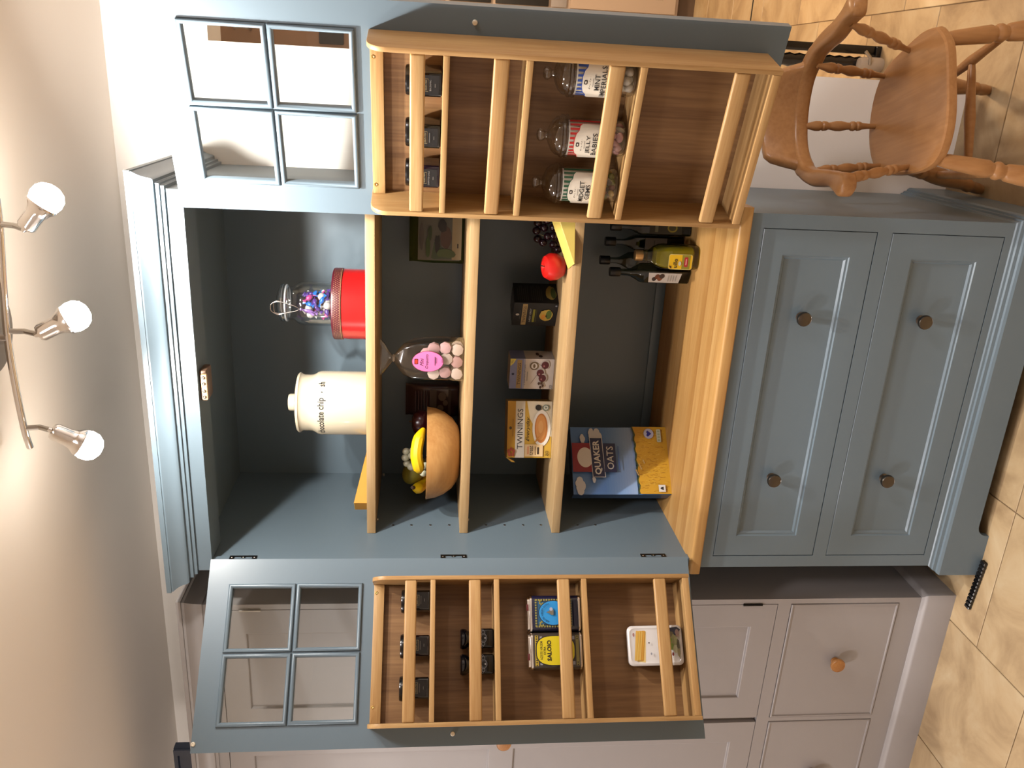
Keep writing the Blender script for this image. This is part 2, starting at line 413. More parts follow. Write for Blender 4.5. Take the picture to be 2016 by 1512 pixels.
wt = thing('worktop', 'thick oak worktop of glued staves on the blue base cabinet', 'worktop')
ZT, ZB = .8290, .7998
STAVE = [wood('stave_%d' % k, c1, c2, 'x', .42, .7) for k, (c1, c2) in enumerate([((214, 168, 104), (186, 136, 76)), ((209, 162, 98), (180, 129, 70)), ((218, 173, 110), (190, 141, 80)), ((205, 157, 93), (176, 125, 67))])]
n = 14; y0 = -.0136; dy = (.527-y0)/n; kk = [0, 2, 1, 0, 3, 2, 0, 1, 2, 3, 0, 2, 1, 0]
for i in range(n):
    s_ = B(); ya, yb2 = y0+dy*i, y0+dy*(i+1)
    if i == 0:
        pts = [(yb2, ZB), (yb2, ZT)] + [(ya+.007-.007*math.sin(t), ZT-.007+.007*math.cos(t)) for t in [k*PI/8 for k in range(5)]] + [(ya+.004-.004*math.cos(t), ZB+.004-.004*math.sin(t)) for t in [k*PI/8 for k in range(5)]]
        s_.prism(pts, -.0136, W+.0136, 'yz')
    else: s_.box(-.0136, W+.0136, ya, yb2, ZB, ZT-.00005*(i % 2))
    s_.build('stave', STAVE[kk[i]], wt)

# ------------------------------------------------------------------ larder cupboard
ZO, ZDB = 2.0724, .842
lar = thing('larder_cupboard', 'tall blue-grey larder cupboard with both glazed doors wide open', 'cupboard', (0, 0, ZT))
def L_(b, name, mat, parent=None, **k): # world coordinates -> local to the cupboard (its origin sits on the worktop)
    o = b.build(name, mat, parent or lar, **k)
    if not parent: o.location = (o.location[0], o.location[1], o.location[2]-ZT)
    return o
c = B()
c.box(0, .02, .022, .527, ZT, 2.1108).box(W-.02, W, .022, .527, ZT, 2.1108).box(.02, W-.02, .022, .527, 2.1088, 2.124).box(.02, W-.02, .517, .527, ZT, 2.1088)
c.box(.02, W-.02, .509, .517, ZT, ZT+.03, .003)
L_(c, 'body', BLUE)
f = B()
f.box(0, b_, 0, .022, ZT+.001, 2.1108).box(W-b_, W, 0, .022, ZT+.001, 2.1108).box(b_, W-b_, 0, .095, ZO, 2.1108)
L_(f, 'face_frame', BLUE)
cp = [(0, 2.1080), (.007, 2.1080), (.007, 2.1155), (.0085, 2.1165), (.013, 2.1165), (.013, 2.1245), (.0145, 2.1255), (.021, 2.1255), (.0225, 2.1270), (.0245, 2.1310), (.0255, 2.1370), (.0275, 2.1440), (.0305, 2.1510), (.0345, 2.1575), (.0375, 2.1615), (.0375, 2.1650), (.040, 2.1655), (.040, 2.1770), (0, 2.1770), (-.1, 2.1770)]
q = B(); sweep3(q, cp, 0, W, WY-.004, 0); q.box(.05, W-.05, .05, WY-.004, 2.13, 2.176)
L_(q, 'cornice', BLUE, sharp=20)
for zs in (1.695, 1.442, 1.184):
    s_ = B(); s_.box(.0205, W-.0205, .1535, .514, zs-.022, zs-.0006, .001).box(.0205, W-.0205, .146, .154, zs-.0235, zs, .0015)
    L_(s_, 'shelf', SHELFX)
pins = [1.626, 1.575, 1.522, 1.469, 1.365, 1.312, 1.259, 1.208, 1.102, 1.05]
q = B()
for zp in pins:
    q.lathe([(.0035, 0), (.0035, .0008), (.0022, .0012), (0, .0006)], 12, Matrix.Translation((.02, .191, zp)) @ Matrix.Rotation(PI/2, 4, 'Y'))
for zp, yp in ((1.671, .217), (1.415, .217), (1.667, .500), (1.414, .500)):
    q.lathe([(.004, 0), (.004, .006), (.003, .0075), (0, .008)], 12, Matrix.Translation((.02, yp, zp)) @ Matrix.Rotation(PI/2, 4, 'Y'))
o = L_(q, 'shelf_pin', STEEL); o['kind'] = 'stuff'; o['label'] = 'row of steel shelf pin sockets in the side wall'
# double ball catch under the top rail
q = B(); q.box(.456, .532, .014, .066, ZO-.017, ZO, .004)
ct = L_(q, 'catch', pm('bronze_catch', (120, 94, 74), .45))
PLT = pm('catch_plate', (222, 184, 142), .35)
o = B().box(.462, .526, .004, .0135, ZO-.020, ZO-.006, .003).build('plate', PLT, ct)
for dx in (-.024, -.009, .009, .024): B().ball((.494+dx, .004, ZO-.013), .0042, n=10).build('ball', STEEL, ct)
# butt hinges let into the left and right jamb
for zc in (1.998, 1.462, .926):
    for sx in (0, 1):
        q = B(); X = lambda x: x if sx == 0 else W-x
        def hb(x0, x1, y0_, y1_, z0, z1): q.box(min(X(x0), X(x1)), max(X(x0), X(x1)), y0_, y1_, z0, z1)
        xx = b_-.0003
        hb(xx, xx+.0022, .001, .0055, zc-.034, zc+.034); hb(xx, xx+.0022, .0055, .0215, zc-.034, zc-.022); hb(xx, xx+.0022, .0055, .0215, zc+.022, zc+.034)
        hb(xx, xx+.0022, .0165, .0215, zc-.022, zc+.022); hb(xx, xx+.0022, .012, .0165, zc-.005, zc+.005)
        q.lathe([(.003, -.034), (.003, .034)], 10, Matrix.Translation((X(b_-.0005), -.002, zc)))
        h_ = L_(q, 'hinge', BLACKM)
        for dz in (-.028, 0, .028):
            B().ball((X(xx+.0022), .0135 if dz == 0 else .0125, zc+dz), .0022, (.5, 1, 1), 8).build('screw', STEEL, h_)
DW = (W-2*b_)/2-.002
TL, TR = .7268, .3353
def door_frame(left):
    ph = PI-(TL if left else TR); c_, s_ = math.cos(ph), math.sin(ph)
    if left: yb = Vector((s_, c_, 0)); o = Vector((b_, 0, 0))+T*yb; rz = -ph
    else: yb = Vector((-s_, c_, 0)); o = Vector((W-b_, 0, 0))+T*yb; rz = ph
    return o, rz
def add_door(left):
    s = 1 if left else -1; o, rz = door_frame(left)
    def bx(bb, a0, a1, h0, h1, z0, z1, bev=0, seg=2): return bb.box(min(s*a0, s*a1), max(s*a0, s*a1), h0, h1, z0, z1, bev, seg)
    zt = ZO-.002; g = [(.0655, .2215), (.2315, .3875)]; gz = [(1.6955, 1.8505), (1.8605, 2.0155)]
    d = B()
    bx(d, 0, g[0][0], -T, 0, ZDB, zt); bx(d, g[1][1], DW, -T, 0, ZDB, zt)
    bx(d, g[0][0], g[1][1], -T, 0, gz[1][1], zt); bx(d, g[0][0], g[1][1], -T, 0, ZDB, gz[0][0])
    bx(d, g[0][1], g[1][0], -T, 0, gz[0][0], gz[1][1])
    for k in (0, 1): bx(d, g[k][0], g[k][1], -T, 0, gz[0][1], gz[1][0])
    dr = d.build('door', BLUE, lar, (o.x, o.y, -ZT), rz)
    for a0, a1 in g:
        for z0, z1 in gz:
            p = B(); bx(p, a0, a1, -.013, -.010, z0, z1); p.build('glass_pane', GLASS, dr)
            r = B(); e = .0035; prof = [(-e, .0005), (-e, .004), (-e+.002, .0065), (-e+.0045, .0072), (.003, .006), (.0055, .0035), (.0065, 0), (.0065, -.010)]
            x0, x1 = sorted((s*a0, s*a1)); t = bmesh.new(); R = []
            for q_, h in prof: R.append([t.verts.new(v) for v in ((x0+q_, h, z0+q_), (x1-q_, h, z0+q_), (x1-q_, h, z1-q_), (x0+q_, h, z1-q_))])
            for u, v in zip(R, R[1:]):
                for k in range(4): t.faces.new([u[k], u[(k+1) % 4], v[(k+1) % 4], v[k]])
            bmesh.ops.recalc_face_normals(t, faces=t.faces[:])
            if sum(f_.normal.y for f_ in t.faces) < 0: bmesh.ops.reverse_faces(t, faces=t.faces[:])
            r.merge(t, None, 0, True); r.build('glazing_bead', BLUE, dr, sharp=50)
    for (aa, zz) in (((.426, 2.0655), (.419, 1.4645)) if left else ((.428, 2.059), (.416, 1.4635))):
        q = B(); q.lathe([(.0055, 0), (.0055, .0015), (.0045, .003), (.0022, .0032), (.0018, .002), (0, .002)], 16, Matrix.Translation((s*aa, 0, zz)) @ Matrix.Rotation(-PI/2, 4, 'X'))
        q.build('door_stop', pm('stop_metal', (222, 214, 196), .35, .6), dr)
    return dr
add_door(True); add_door(False)

# ------------------------------------------------------------------ racks on the doors
BARS = [(1.556, 1.5845), (1.400, 1.4295), (1.1805, 1.2115), (.9360, .9670)]
SHV = [(1.5110, 1.5230), (1.3555, 1.3685), (1.1380, 1.1510), (.8770, .8935)]
HR = .100
def add_rack(left):
    s = 1 if left else -1; o, rz = door_frame(left)
    A0, A1 = (.0590, .4015) if left else (.0527, .3925)
    z0, z1 = (.8755, 1.6645)
    r = thing('spice_rack', 'oak door rack of four shelves holding '+('two olive oil tins' if left else 'three sweet jars'), 'rack', (o.x, o.y, z0), rz, None)
    def bx(bb, a0, a1, h0, h1, za, zb, bev=0, seg=2): return bb.box(min(s*a0, s*a1), max(s*a0, s*a1), h0, h1, za-z0, zb-z0, bev, seg)
    bx(B(), A0+.008, A1-.008, .0005, .0065, z0+.004, 1.640).build('back_panel', VENZ, r)
    for aa in (A0, A1-.0098):
        pts = [(.0005, 0), (HR, 0), (HR, 1.6645-z0-.036)] + [(HR-.034+.034*math.cos(t), 1.6645-z0-.034+.034*math.sin(t)) for t in [k*PI/12 for k in range(7)]] + [(.0005, 1.6645-z0)]
        B().prism(pts, min(s*aa, s*(aa+.0098)), max(s*aa, s*(aa+.0098)), 'yz', bev=.0012).build('side_panel', OAKZ, r)
    tr_ = bx(B(), A0+.0098, A1-.0098, .0005, .0215, 1.6365, 1.662, .001).build('top_rail', OAKX, r)
    for aa in (A0+.030, A1-.046 if left else A1-.045):
        B().lathe([(.0042, 0), (.0042, .0006), (.0022, .0009), (.0012, .0003), (0, .0003)], 14, Matrix.Translation((s*aa, .0215, 1.656-z0)) @ Matrix.Rotation(-PI/2, 4, 'X')).build('screw', BRASS, tr_)
    for za, zb in BARS:
        bx(B(), A0+.0098, A1-.0098, HR-.0130, HR-.001, za, zb, .004, 3).build('retaining_bar', OAKX, r)
    for za, zb in SHV:
        q = B(); bx(q, A0+.0098, A1-.0098, HR-.0065, HR-.0005, za, zb, .0012); bx(q, A0+.0098, A1-.0098, .0065, HR-.0075, za+.002, zb-.0015)
        q.build('shelf', OAKX, r)
    return r
rackL, rackR = add_rack(True), add_rack(False)

# ------------------------------------------------------------------ taupe unit on the left
gx1, gx0, gy = -.145, -1.30, .058
tp = thing('tall_cabinet', 'tall taupe painted cabinet with wooden knobs left of the blue larder', 'cabinet')
c = B(); c.box(gx0, gx1, gy+.02, WY-.004, .09, 2.12); c.build('body', TAUPE, tp)
cols = [(-.567, -.1635), (-.988, -.585)]
zD = (.159, .484); zU = (.5265, 2.0815)
f = B()
f.box(cols[0][1]+.002, gx1, gy, gy+.02, .09, 2.12).box(cols[1][1]+.002, cols[0][0]-.002, gy, gy+.02, zD[0]-.002, zD[1]+.002).box(gx0, cols[1][0]-.002, gy, gy+.02, .09, 2.12)
f.box(cols[1][0]-.002, cols[0][1]+.002, gy, gy+.02, zU[1]+.002, 2.12).box(cols[1][0]-.002, cols[0][1]+.002, gy, gy+.02, .09, zD[0]-.002)
f.box(cols[1][0]-.002, cols[0][1]+.002, gy, gy+.02, zD[1]+.002, zU[0]-.002)
f.box(cols[1][1]+.001, cols[0][0]-.001, gy+.015, gy+.02, zU[0], zU[1])
f.build('face_frame', TAUPE, tp)
pf = [(0, .092), (.002, .092), (.006, .089), (.014, .085), (.0175, .080), (.018, 0)]
q = B(); sweep3(q, [(o_, z) for o_, z in pf], gx0, gx1, WY-.004, gy); q.build('plinth', TAUPE, tp)
gcp = [(0, 2.1120), (.005, 2.1120), (.005, 2.1200), (.009, 2.1220), (.010, 2.1320), (.013, 2.1440), (.019, 2.1550), (.026, 2.1620), (.027, 2.1680), (.031, 2.1690), (.031, 2.1800), (-.05, 2.1800)]
q = B(); sweep3(q, gcp, gx0, gx1, WY-.004, gy); q.box(gx0+.02, gx1-.02, gy+.03, WY-.004, 2.12, 2.178); q.build('cornice', TAUPE, tp, sharp=20)
for k, (x0, x1) in enumerate(cols):
    r = (x0, x1, *zD); d = B()
    rings(d, [(*r, gy+.018), (*r, gy-.0015), inset(r, .0015, gy-.003), inset(r, .005, gy-.003), inset(r, .0065, gy+.0005)])
    dr = d.build('drawer', TAUPE, tp, sharp=25)
    knob(dr, (x0+x1)/2+.003, gy, .318, KNOBW, .0215, .03)
    xd0 = x0
    pans = [(xd0+.074, x1-.074, .5945, 1.2645), (xd0+.074, x1-.074, 1.3345, 2.0155)]
    d = B()
    def bxx(u0, u1, w0, w1): d.box(u0, u1, gy, gy+.018, w0, w1)
    bxx(x0, pans[0][0], *zU); bxx(pans[0][1], x1, *zU)
    for w0, w1 in ((zU[0], pans[0][2]), (pans[0][3], pans[1][2]), (pans[1][3], zU[1])): bxx(pans[0][0], pans[0][1], w0, w1)
    for p in pans: rings(d, [(*p, gy), inset(p, .002, gy+.001), inset(p, .004, gy+.006), inset(p, .006, gy+.0075)])
    dr = d.build('door', TAUPE, tp, sharp=25)
    knob(dr, (x0+.036) if k == 0 else (x1-.036), gy, 1.2955, KNOBW, .0215, .03)
    xh = x1+.001 if k == 0 else x0-.001
    for zh in (2.0, .601):
        B().lathe([(.0035, -.028), (.0035, .028)], 10, Matrix.Translation((xh, gy-.002, zh))).build('hinge', STEEL if zh > 1 else BLACKM, dr)
nv = thing('navy_panel', 'small navy blue framed panel standing on top of the taupe unit', 'panel', (-.80, .10, 2.1805))
q = B(); q.box(-.29, .148, -.012, .012, 0, .066); q.build('board', NAVY, nv)
q = B(); rings(q, [(-.288, .147, .001, .065, -.012), (-.288, .147, .001, .065, -.020), (-.262, .128, .012, .054, -.020), (-.258, .125, .015, .051, -.014)]); q.build('frame', NAVY, nv, sharp=20)
st = B()
for k in range(13):
    x = .035-.0125*k; st.box(x-.0105, x, -.024, -.004, 0, .011, .002, 1)
st.box(-.125, .035, -.022, -.006, .001, .008)
tag(st.build('ridged_strip', BLACK, None, (0, .0, 0), -.09), 'short black ridged strip lying on the floor by the blue plinth', 'strip').location = (.0, -.03+.012, 0)

# ------------------------------------------------------------------ ceiling spotlight
lp = thing('ceiling_spotlight', 'chrome ceiling bar with three lit spotlight heads', 'lamp', (.715, -.294, H))
def LL(v): return (v[0]-.715, v[1]+.294, v[2]-H)
q = B(); q.lathe([(.090, 0), (.090, -.018), (.086, -.024), (.05, -.0265), (0, -.027)], 40); q.build('ceiling_plate', pm('satin_plate', (176, 164, 152), .45, .5), lp)
barp = cubic([(.463, -.270, 2.335), (.505, -.281, 2.335), (.60, -.289, 2.335), (.70, -.290, 2.335), (.80, -.274, 2.335), (.90, -.254, 2.335), (.955, -.250, 2.335)], 6)
q = B(); q.tube([LL(p) for p in barp], .0065, 12); q.tube([LL((.70, -.290, 2.335)), LL((.70, -.290, 2.360))], .008, 12); q.build('bar', CHROME, lp)
BULBM = pm('bulb_light', (255, 250, 240), .4, emit=((255, 246, 232), 60))
for (bpos, bd, bw), bl_, a0, a1 in zip(BULBS, [(.976, -.281, 2.205), (.746, -.281, 2.179), (.455, -.281, 2.187)], [(.908, -.253, 2.335), (.712, -.289, 2.335), (.510, -.282, 2.335)], [(.905, -.276, 2.282), (.707, -.287, 2.281), (.507, -.284, 2.284)]):
    h_ = B(); h_.tube([LL(a0), LL(Vector(a0)*.5+Vector(a1)*.5+Vector((0, .01, 0))), LL(a1)], .0055, 10); hd = h_.build('arm', STEEL, lp)
    d = Vector(bd).normalized(); c0 = Vector(a1)
    d = (Vector(bpos)-c0).normalized(); Ln = (Vector(bpos)-c0).length
    M = Matrix.Translation(LL(a1)) @ Vector((0, 0, 1)).rotation_difference(d).to_matrix().to_4x4()
    k = Ln/.085
    h_ = B(); h_.lathe([(.004, -.006*k), (.006, 0), (.0145, .002*k), (.0175, .008*k), (.0175, .036*k), (.0215, .048*k), (.0282, .058*k), (.0282, .062*k), (.0255, .061*k), (.02, .05*k)], 28, M, cap=False); h_.build('head', CHROME, lp)
    h_ = B(); h_.lathe([(.019, .050*k), (.0265, .060*k), (.0300, .074*k), (.0285, .088*k), (.0215, .099*k), (.011, .105*k), (0, .1065*k)], 24, M); h_.build('bulb', BULBM, lp)
    l = bpy.data.lights.new('spotlight_beam', 'SPOT'); l.energy = BULB_W*bw*4; l.color = (1.0, .95, .88); l.shadow_soft_size = .014; l.spot_size = math.radians(165); l.spot_blend = .5
    o = bpy.data.objects.new('spotlight_beam', l); COL.objects.link(o); o.location = bl_
    o.rotation_euler = Vector((0, 0, -1)).rotation_difference(Vector(bd).normalized()).to_euler()

# ------------------------------------------------------------------ wooden chair
ch = thing('wooden_armchair', 'small varnished pine captain chair with turned legs beside the blue cabinet', 'chair', (1.206, .128, 0), math.radians(16.3))
SZ = .402
so = cubic([(.147, -.10, 0), (.10, -.138, 0), (.02, -.152, 0), (-.08, -.158, 0), (-.15, -.13, 0), (-.172, -.07, 0), (-.165, .03, 0), (-.140, .125, 0), (-.09, .168, 0), (-.02, .182, 0), (.06, .165, 0), (.115, .12, 0), (.14, .04, 0), (.155, -.04, 0), (.147, -.10, 0)], 4)[:-1]
loops = []
cx_ = -.008
for sc, z in ((.72, -.033), (.90, -.031), (.985, -.022), (1.0, -.012), (.99, -.003), (.96, 0), (.86, -.002), (.6, -.008), (.3, -.009), (.05, -.009)):
    loops.append([(cx_+(p.x-cx_)*sc, p.y*sc, SZ+z) for p in so])
B().loft(loops).build('seat', PINE, ch)
def turned(bb, p0, p1, prof, n=16):
    """round turning from p0 to p1; prof is (fraction, radius)"""
    p0, p1 = Vector(p0), Vector(p1); d = p1-p0
    M = Matrix.Translation(p0) @ Vector((0, 0, 1)).rotation_difference(d.normalized()).to_matrix().to_4x4()
    return bb.lathe([(r, t*d.length) for t, r in prof], n, M)
SP = [(0, .0065), (.14, .0068), (.22, .0085), (.25, .0115), (.28, .012), (.30, .0095), (.33, .0125), (.36, .012), (.38, .009), (.42, .0095), (.50, .0130), (.56, .0128), (.63, .0095), (.66, .0088), (.69, .0118), (.73, .0125), (.75, .010), (.78, .0128), (.83, .0128), (.90, .009), (1, .0058)]
for s0, t0 in [((.127, .016), (.149, -.070)), ((.098, .120), (.105, .090)), ((-.018, .153), (-.025, .160)), ((-.124, .120), (-.152, .092)), ((-.149, -.006), (-.200, -.072))]:
    turned(B(), (s0[0], s0[1], SZ-.012), (t0[0], t0[1], .592), SP).build('spindle', PINEZ, ch)
# horseshoe arm bow: flat rail with scrolled ends
path = cubic([(.178, -.100, 0), (.166, -.066, 0), (.152, -.02, 0), (.146, .035, 0), (.132, .088, 0), (.095, .138, 0), (.035, .165, 0), (-.03, .172, 0), (-.09, .160, 0), (-.142, .122, 0), (-.172, .065, 0), (-.184, .01, 0), (-.196, -.045, 0), (-.216, -.092, 0)], 5)
def bow(i):
    t = i/(len(path)-1); e = min(t, 1-t)
    return .0170+.0105*max(0, 1-e/.08)+.004*max(0, 1-abs(e-.18)/.12)+(.003 if e > .3 else 0)
loops = []; BZ0, BZ1 = .577, .616
def bsec(p, nn, w, z0_, z1_):
    r = .009; return [p+nn*u+Vector((0, 0, z)) for u, z in ((-w, z0_+r), (-w+r*.3, z0_+r*.3), (-w+r, z0_), (w-r, z0_), (w-r*.3, z0_+r*.3), (w, z0_+r), (w, z1_-r), (w-r*.3, z1_-r*.3), (w-r, z1_), (-w+r, z1_), (-w+r*.3, z1_-r*.3), (-w, z1_-r))]
for i, p in enumerate(path):
    d = (path[min(i+1, len(path)-1)]-path[max(i-1, 0)]).normalized(); nn = Vector((-d.y, d.x, 0)); w = bow(i); last = len(path)-1
    if i == 0:
        for k in (0, .35, .7): loops.append(bsec(p-d*.020*(1-k)**1.0, nn, max(.0095, w*math.sqrt(1-(1-k)**2*.92)), BZ0+.004*(1-k), BZ1-.004*(1-k)))
    loops.append(bsec(p, nn, w, BZ0, BZ1))
    if i == last:
        for k in (.7, .35, 0): loops.append(bsec(p+d*.020*(1-k), nn, max(.0095, w*math.sqrt(1-(1-k)**2*.92)), BZ0+.004*(1-k), BZ1-.004*(1-k)))
B().loft(loops).build('arm_bow', PINE, ch, sharp=50)
cpth = [p for i, p in enumerate(path) if .335 <= i/(len(path)-1) <= .705]
loops = []; m_ = len(cpth)
for i, p in enumerate(cpth):
    t = i/(m_-1); e = min(t, 1-t)*2
    hgt = .004+.076*(lambda q: q*q*(3-2*q))(min(1, e/.34)) + .008*e
    d = (cpth[min(i+1, m_-1)]-cpth[max(i-1, 0)]).normalized(); nn = Vector((d.y, -d.x, 0))  # outward
    th = .0125
    lean = .12
    base_ = .606
    sec = [(-th-.002, 0), (th, 0), (th+lean*hgt*.5+.001, hgt*.5), (th+lean*hgt-.002, hgt-.005), (th+lean*hgt-.007, hgt), (lean*hgt-th+.007, hgt), (lean*hgt-th+.002, hgt-.005), (-th+lean*hgt*.3, hgt*.45)]
    sgn = 1 if nn.dot(p) > 0 else -1
    loops.append([p+nn*sgn*u+Vector((0, 0, base_+v)) for u, v in sec])
B().loft(loops).build('crest_rail', PINE, ch, sharp=50)
LG = [(0, .014), (.04, .0165), (.18, .019), (.27, .0205), (.285, .017), (.30, .0165), (.315, .0205), (.335, .021), (.355, .017), (.37, .0165), (.385, .020), (.47, .0228), (.58, .0225), (.72, .018), (.80, .0145), (.82, .0175), (.845, .018), (.87, .014), (.93, .0155), (1, .0125)]
LEGS = {'fr': ((.118, -.105, SZ-.02), (.172, -.125, 0)), 'fl': ((-.155, -.112, SZ-.02), (-.222, -.165, 0)), 'rr': ((.088, .105, SZ-.02), (.130, .285, 0)), 'rl': ((-.115, .105, SZ-.02), (-.142, .290, 0))}
for k, (p0, p1) in LEGS.items(): turned(B(), p0, p1, LG, 20).build('leg', PINEZ, ch)
def on(k, z):
    p0, p1 = map(Vector, LEGS[k]); t = (z-p0.z)/(p1.z-p0.z); return p0+(p1-p0)*t
ST = [(0, .007), (.1, .0095), (.35, .0115), (.5, .0135), (.65, .0115), (.9, .0095), (1, .007)]
sr = (on('fr', .235), on('rr', .205)); sl = (on('fl', .235), on('rl', .205))
turned(B(), *sr, ST).build('stretcher', PINEZ, ch); turned(B(), *sl, ST).build('stretcher', PINEZ, ch)
turned(B(), sr[0]*.5+sr[1]*.5, sl[0]*.5+sl[1]*.5, ST).build('stretcher', PINEZ, ch)

# ------------------------------------------------------------------ things far right
MBLK = pm('matt_black_glass', (12, 12, 15), .5)
fc = thing('oven_housing', 'tall cream cabinet with black glass fronts far across the room', 'cabinet', (1.95, 3.6, 0))
q = B(); q.box(-.36, .45, -.28, .28, .11, 2.2); q.build('body', CREAM, fc)
B().box(-.36, .45, -.24, .28, 0, .11).build('plinth', pm('brown_plinth', (110, 88, 70), .6), fc)
for z0, z1 in ((1.20, 1.44), (.87, 1.175)): B().box(-.34, .43, -.296, -.281, z0, z1, .003).build('glass_front', MBLK, fc)
B().box(-.34, .43, -.292, -.281, .765, .855, .003).build('drawer', TAUPE, fc)
q = B(); rings(q, [(-.34, .43, .13, .745, -.281), (-.34, .43, .13, .745, -.298), (-.27, .36, .2, .675, -.298), (-.265, .355, .205, .67, -.29)]); q.build('door', CREAM, fc, sharp=20)
bc = thing('wall_cupboard', 'brown wall cupboard with bowed handle seen through the upper door glass', 'cupboard', (1.432, 1.16, 1.50))
BRN = pm('warm_brown_laminate', (196, 150, 112), .5)
B().box(-.165, .3, -.15, .15, 0, .735).build('body', BRN, bc)
q = B(); q.box(-.163, .298, -.168, -.1505, .560, .733, .002); fd = q.build('flap_door', BRN, bc)
q = B(); q.tube(cubic([(-.12, -.168, .60), (-.118, -.19, .605), (-.115, -.196, .625), (-.118, -.19, .645), (-.12, -.168, .65)], 5), .004, 8); q.build('handle', STEEL, fd)
B().box(-.163, .298, -.168, -.1505, .002, .553, .002).build('door', BRN, bc)
B().box(-.150, .10, -.178, -.169, .315, .392, .004).build('black_panel', BLACKG, bc)
sd = thing('upright_stand', 'black upright post with ridged column and pale lever valve behind the chair', 'stand', (1.369, 1.09, 0))
q = B(); q.box(-.014, .014, -.014, .014, 0, .95, .003); q.build('post', BLACK, sd)
q = B(); q.lathe([(.019, .02)]+[(.0235 if k % 2 else .019, .05+.018*k) for k in range(19)]+[(.0, .395)], 18, Matrix.Translation((-.044, 0, 0))); q.build('ridged_column', BLACK, sd)
PALE = pm('pale_plastic', (214, 196, 176), .4)
q = B(); q.lathe([(0, -.0), (.022, 0), (.024, .006), (.024, .068), (.020, .082), (0, .086)], 20, Matrix.Translation((-.047, -.034, 0))); q.build('valve', PALE, sd)
q = B(); q.tube([(-.047, -.058, .054), (-.026, -.066, .060), (-.008, -.068, .081)], .0055, 10); q.build('lever', STEEL, sd)
B().box(-.075, .014, -.02, .02, 0, .02, .003).build('foot', BLACK, sd)

# ------------------------------------------------------------------ goods on the door racks
def at_door(left, a, h, z):
    o, rz = door_frame(left); s = 1 if left else -1
    p = o + Vector((math.cos(rz), math.sin(rz), 0))*(s*a) + Vector((-math.sin(rz), math.cos(rz), 0))*h
    return (p.x, p.y, z), rz+PI
WHITE, INK = (238, 236, 230), (20, 20, 22)
def spice_jar(label, left, a, z, tint, name2, turn=0):
    loc, rz = at_door(left, a, .040, z)
    j = thing('spice_jar', label, 'jar', loc, rz+turn, 'square spice jars with black lids')
    w = .049
    lp_ = [[(x*k, y*k, zz) for x, y in rrect(w, w, .007)] for k, zz in ((.9, 0), (1, .002), (1, .043), (.94, .048), (.7, .0525), (.7, .056))]
    B().loft(lp_).build('glass_body', pm('spice_%d_%d_%d' % tint, tint, .1, coat=.5), j)
    B().lathe([(.026, .0535), (.0285, .0545), (.0285, .0655), (.027, .0695), (.0235, .0705), (0, .0705)], 32).build('lid', BLACK, j)
    p = Print(plane_warp((0, -w/2-.0001, 0), (1, 0, 0), (0, 0, 1)))
    g = (196, 176, 130)
    p.rect(-.019, .019, .006, .040, (28, 27, 29))
    p.rect(-.0125, .0125, .0265, .0365, g); p.rect(-.0118, .0118, .0272, .0358, (28, 27, 29))
    p.text('SELECTED', 0, .0315, .0036, g, .020); (p.text(name2, 0, .0225, .0034, (170, 165, 160), min(.030, .0026*len(name2))) if name2 else p.rect(-.010, .010, .0215, .0232, (120, 116, 112)))
    p.rect(-.0035, .0035, .0130, .0140, (150, 146, 140))
    p.build('label', j); return j
for args in [('black spice jar nearest the outer side panel on top shelf of rack above the chair', False, .3145, 1.5232, (12, 13, 14), 'BALSAMIC'),
             ('middle black spice jar with oily base on top shelf of rack above the chair', False, .210, 1.5232, (30, 28, 20), ''),
             ('purplish black spice jar nearest the hinge on top shelf of rack above the chair', False, .1235, 1.5232, (30, 18, 32), 'CHIPOTLE CHILLI'),
             ('black spice jar nearest the hinge on top shelf of rack over the taupe unit', True, .113, 1.5232, (14, 13, 13), ''),
             ('reddish black spice jar in the middle on top shelf of rack over taupe unit', True, .219, 1.5232, (34, 15, 18), ''),
             ('black spice jar nearest the outer side panel on top shelf, rack over taupe unit', True, .3157, 1.5232, (15, 15, 16), '')]:
    spice_jar(*args)
def mill(label, a):
    loc, rz = at_door(True, a, .042, 1.3687)
    j = thing('condiment_bottle', label, 'bottle', loc, rz, 'small black glass bottles with flared caps')
    lp_ = [[(x*k, y*k, zz) for x, y in rrect(.046, .046, .006)] for k, zz in ((.94, 0), (1, .002), (1, .040), (.9, .046), (.72, .050))]
    B().loft(lp_).build('glass_body', BLACKG, j)
    B().lathe([(.017, .050), (.0175, .056), (.0205, .062), (.0235, .066), (.0245, .071), (.0245, .076), (.022, .0795), (0, .08)], 28).build('cap', BLACKG, j)
    p = Print(plane_warp((0, -.0231, 0), (1, 0, 0), (0, 0, 1))); g = (150, 152, 160)
    def ring(cx, cy, rx, ry, t):
        o_, i_ = ell(cx, cy, rx, ry, 20), ell(cx, cy, rx-t, ry-t, 20)
        p.many([[o_[k], o_[(k+1) % 20], i_[(k+1) % 20], i_[k]] for k in range(20)], g)
    ring(0, .024, .0105, .0085, .0012); ring(-.0135, .025, .0045, .004, .001); ring(.0135, .025, .0045, .004, .001); ring(-.019, .027, .0025, .0025, .0008); ring(.019, .027, .0025, .0025, .0008)
    ring(0, .024, .0078, .006, .0006); p.poly(ell(0, .0205, .0018, .0022, 8), (215, 215, 220))
    p.build('label', j)
mill('black glass bottle with flared cap and silver scroll label, closer to the hinge', .2045)
mill('black glass bottle with flared cap and silver scroll label, farther from the hinge', .2645)
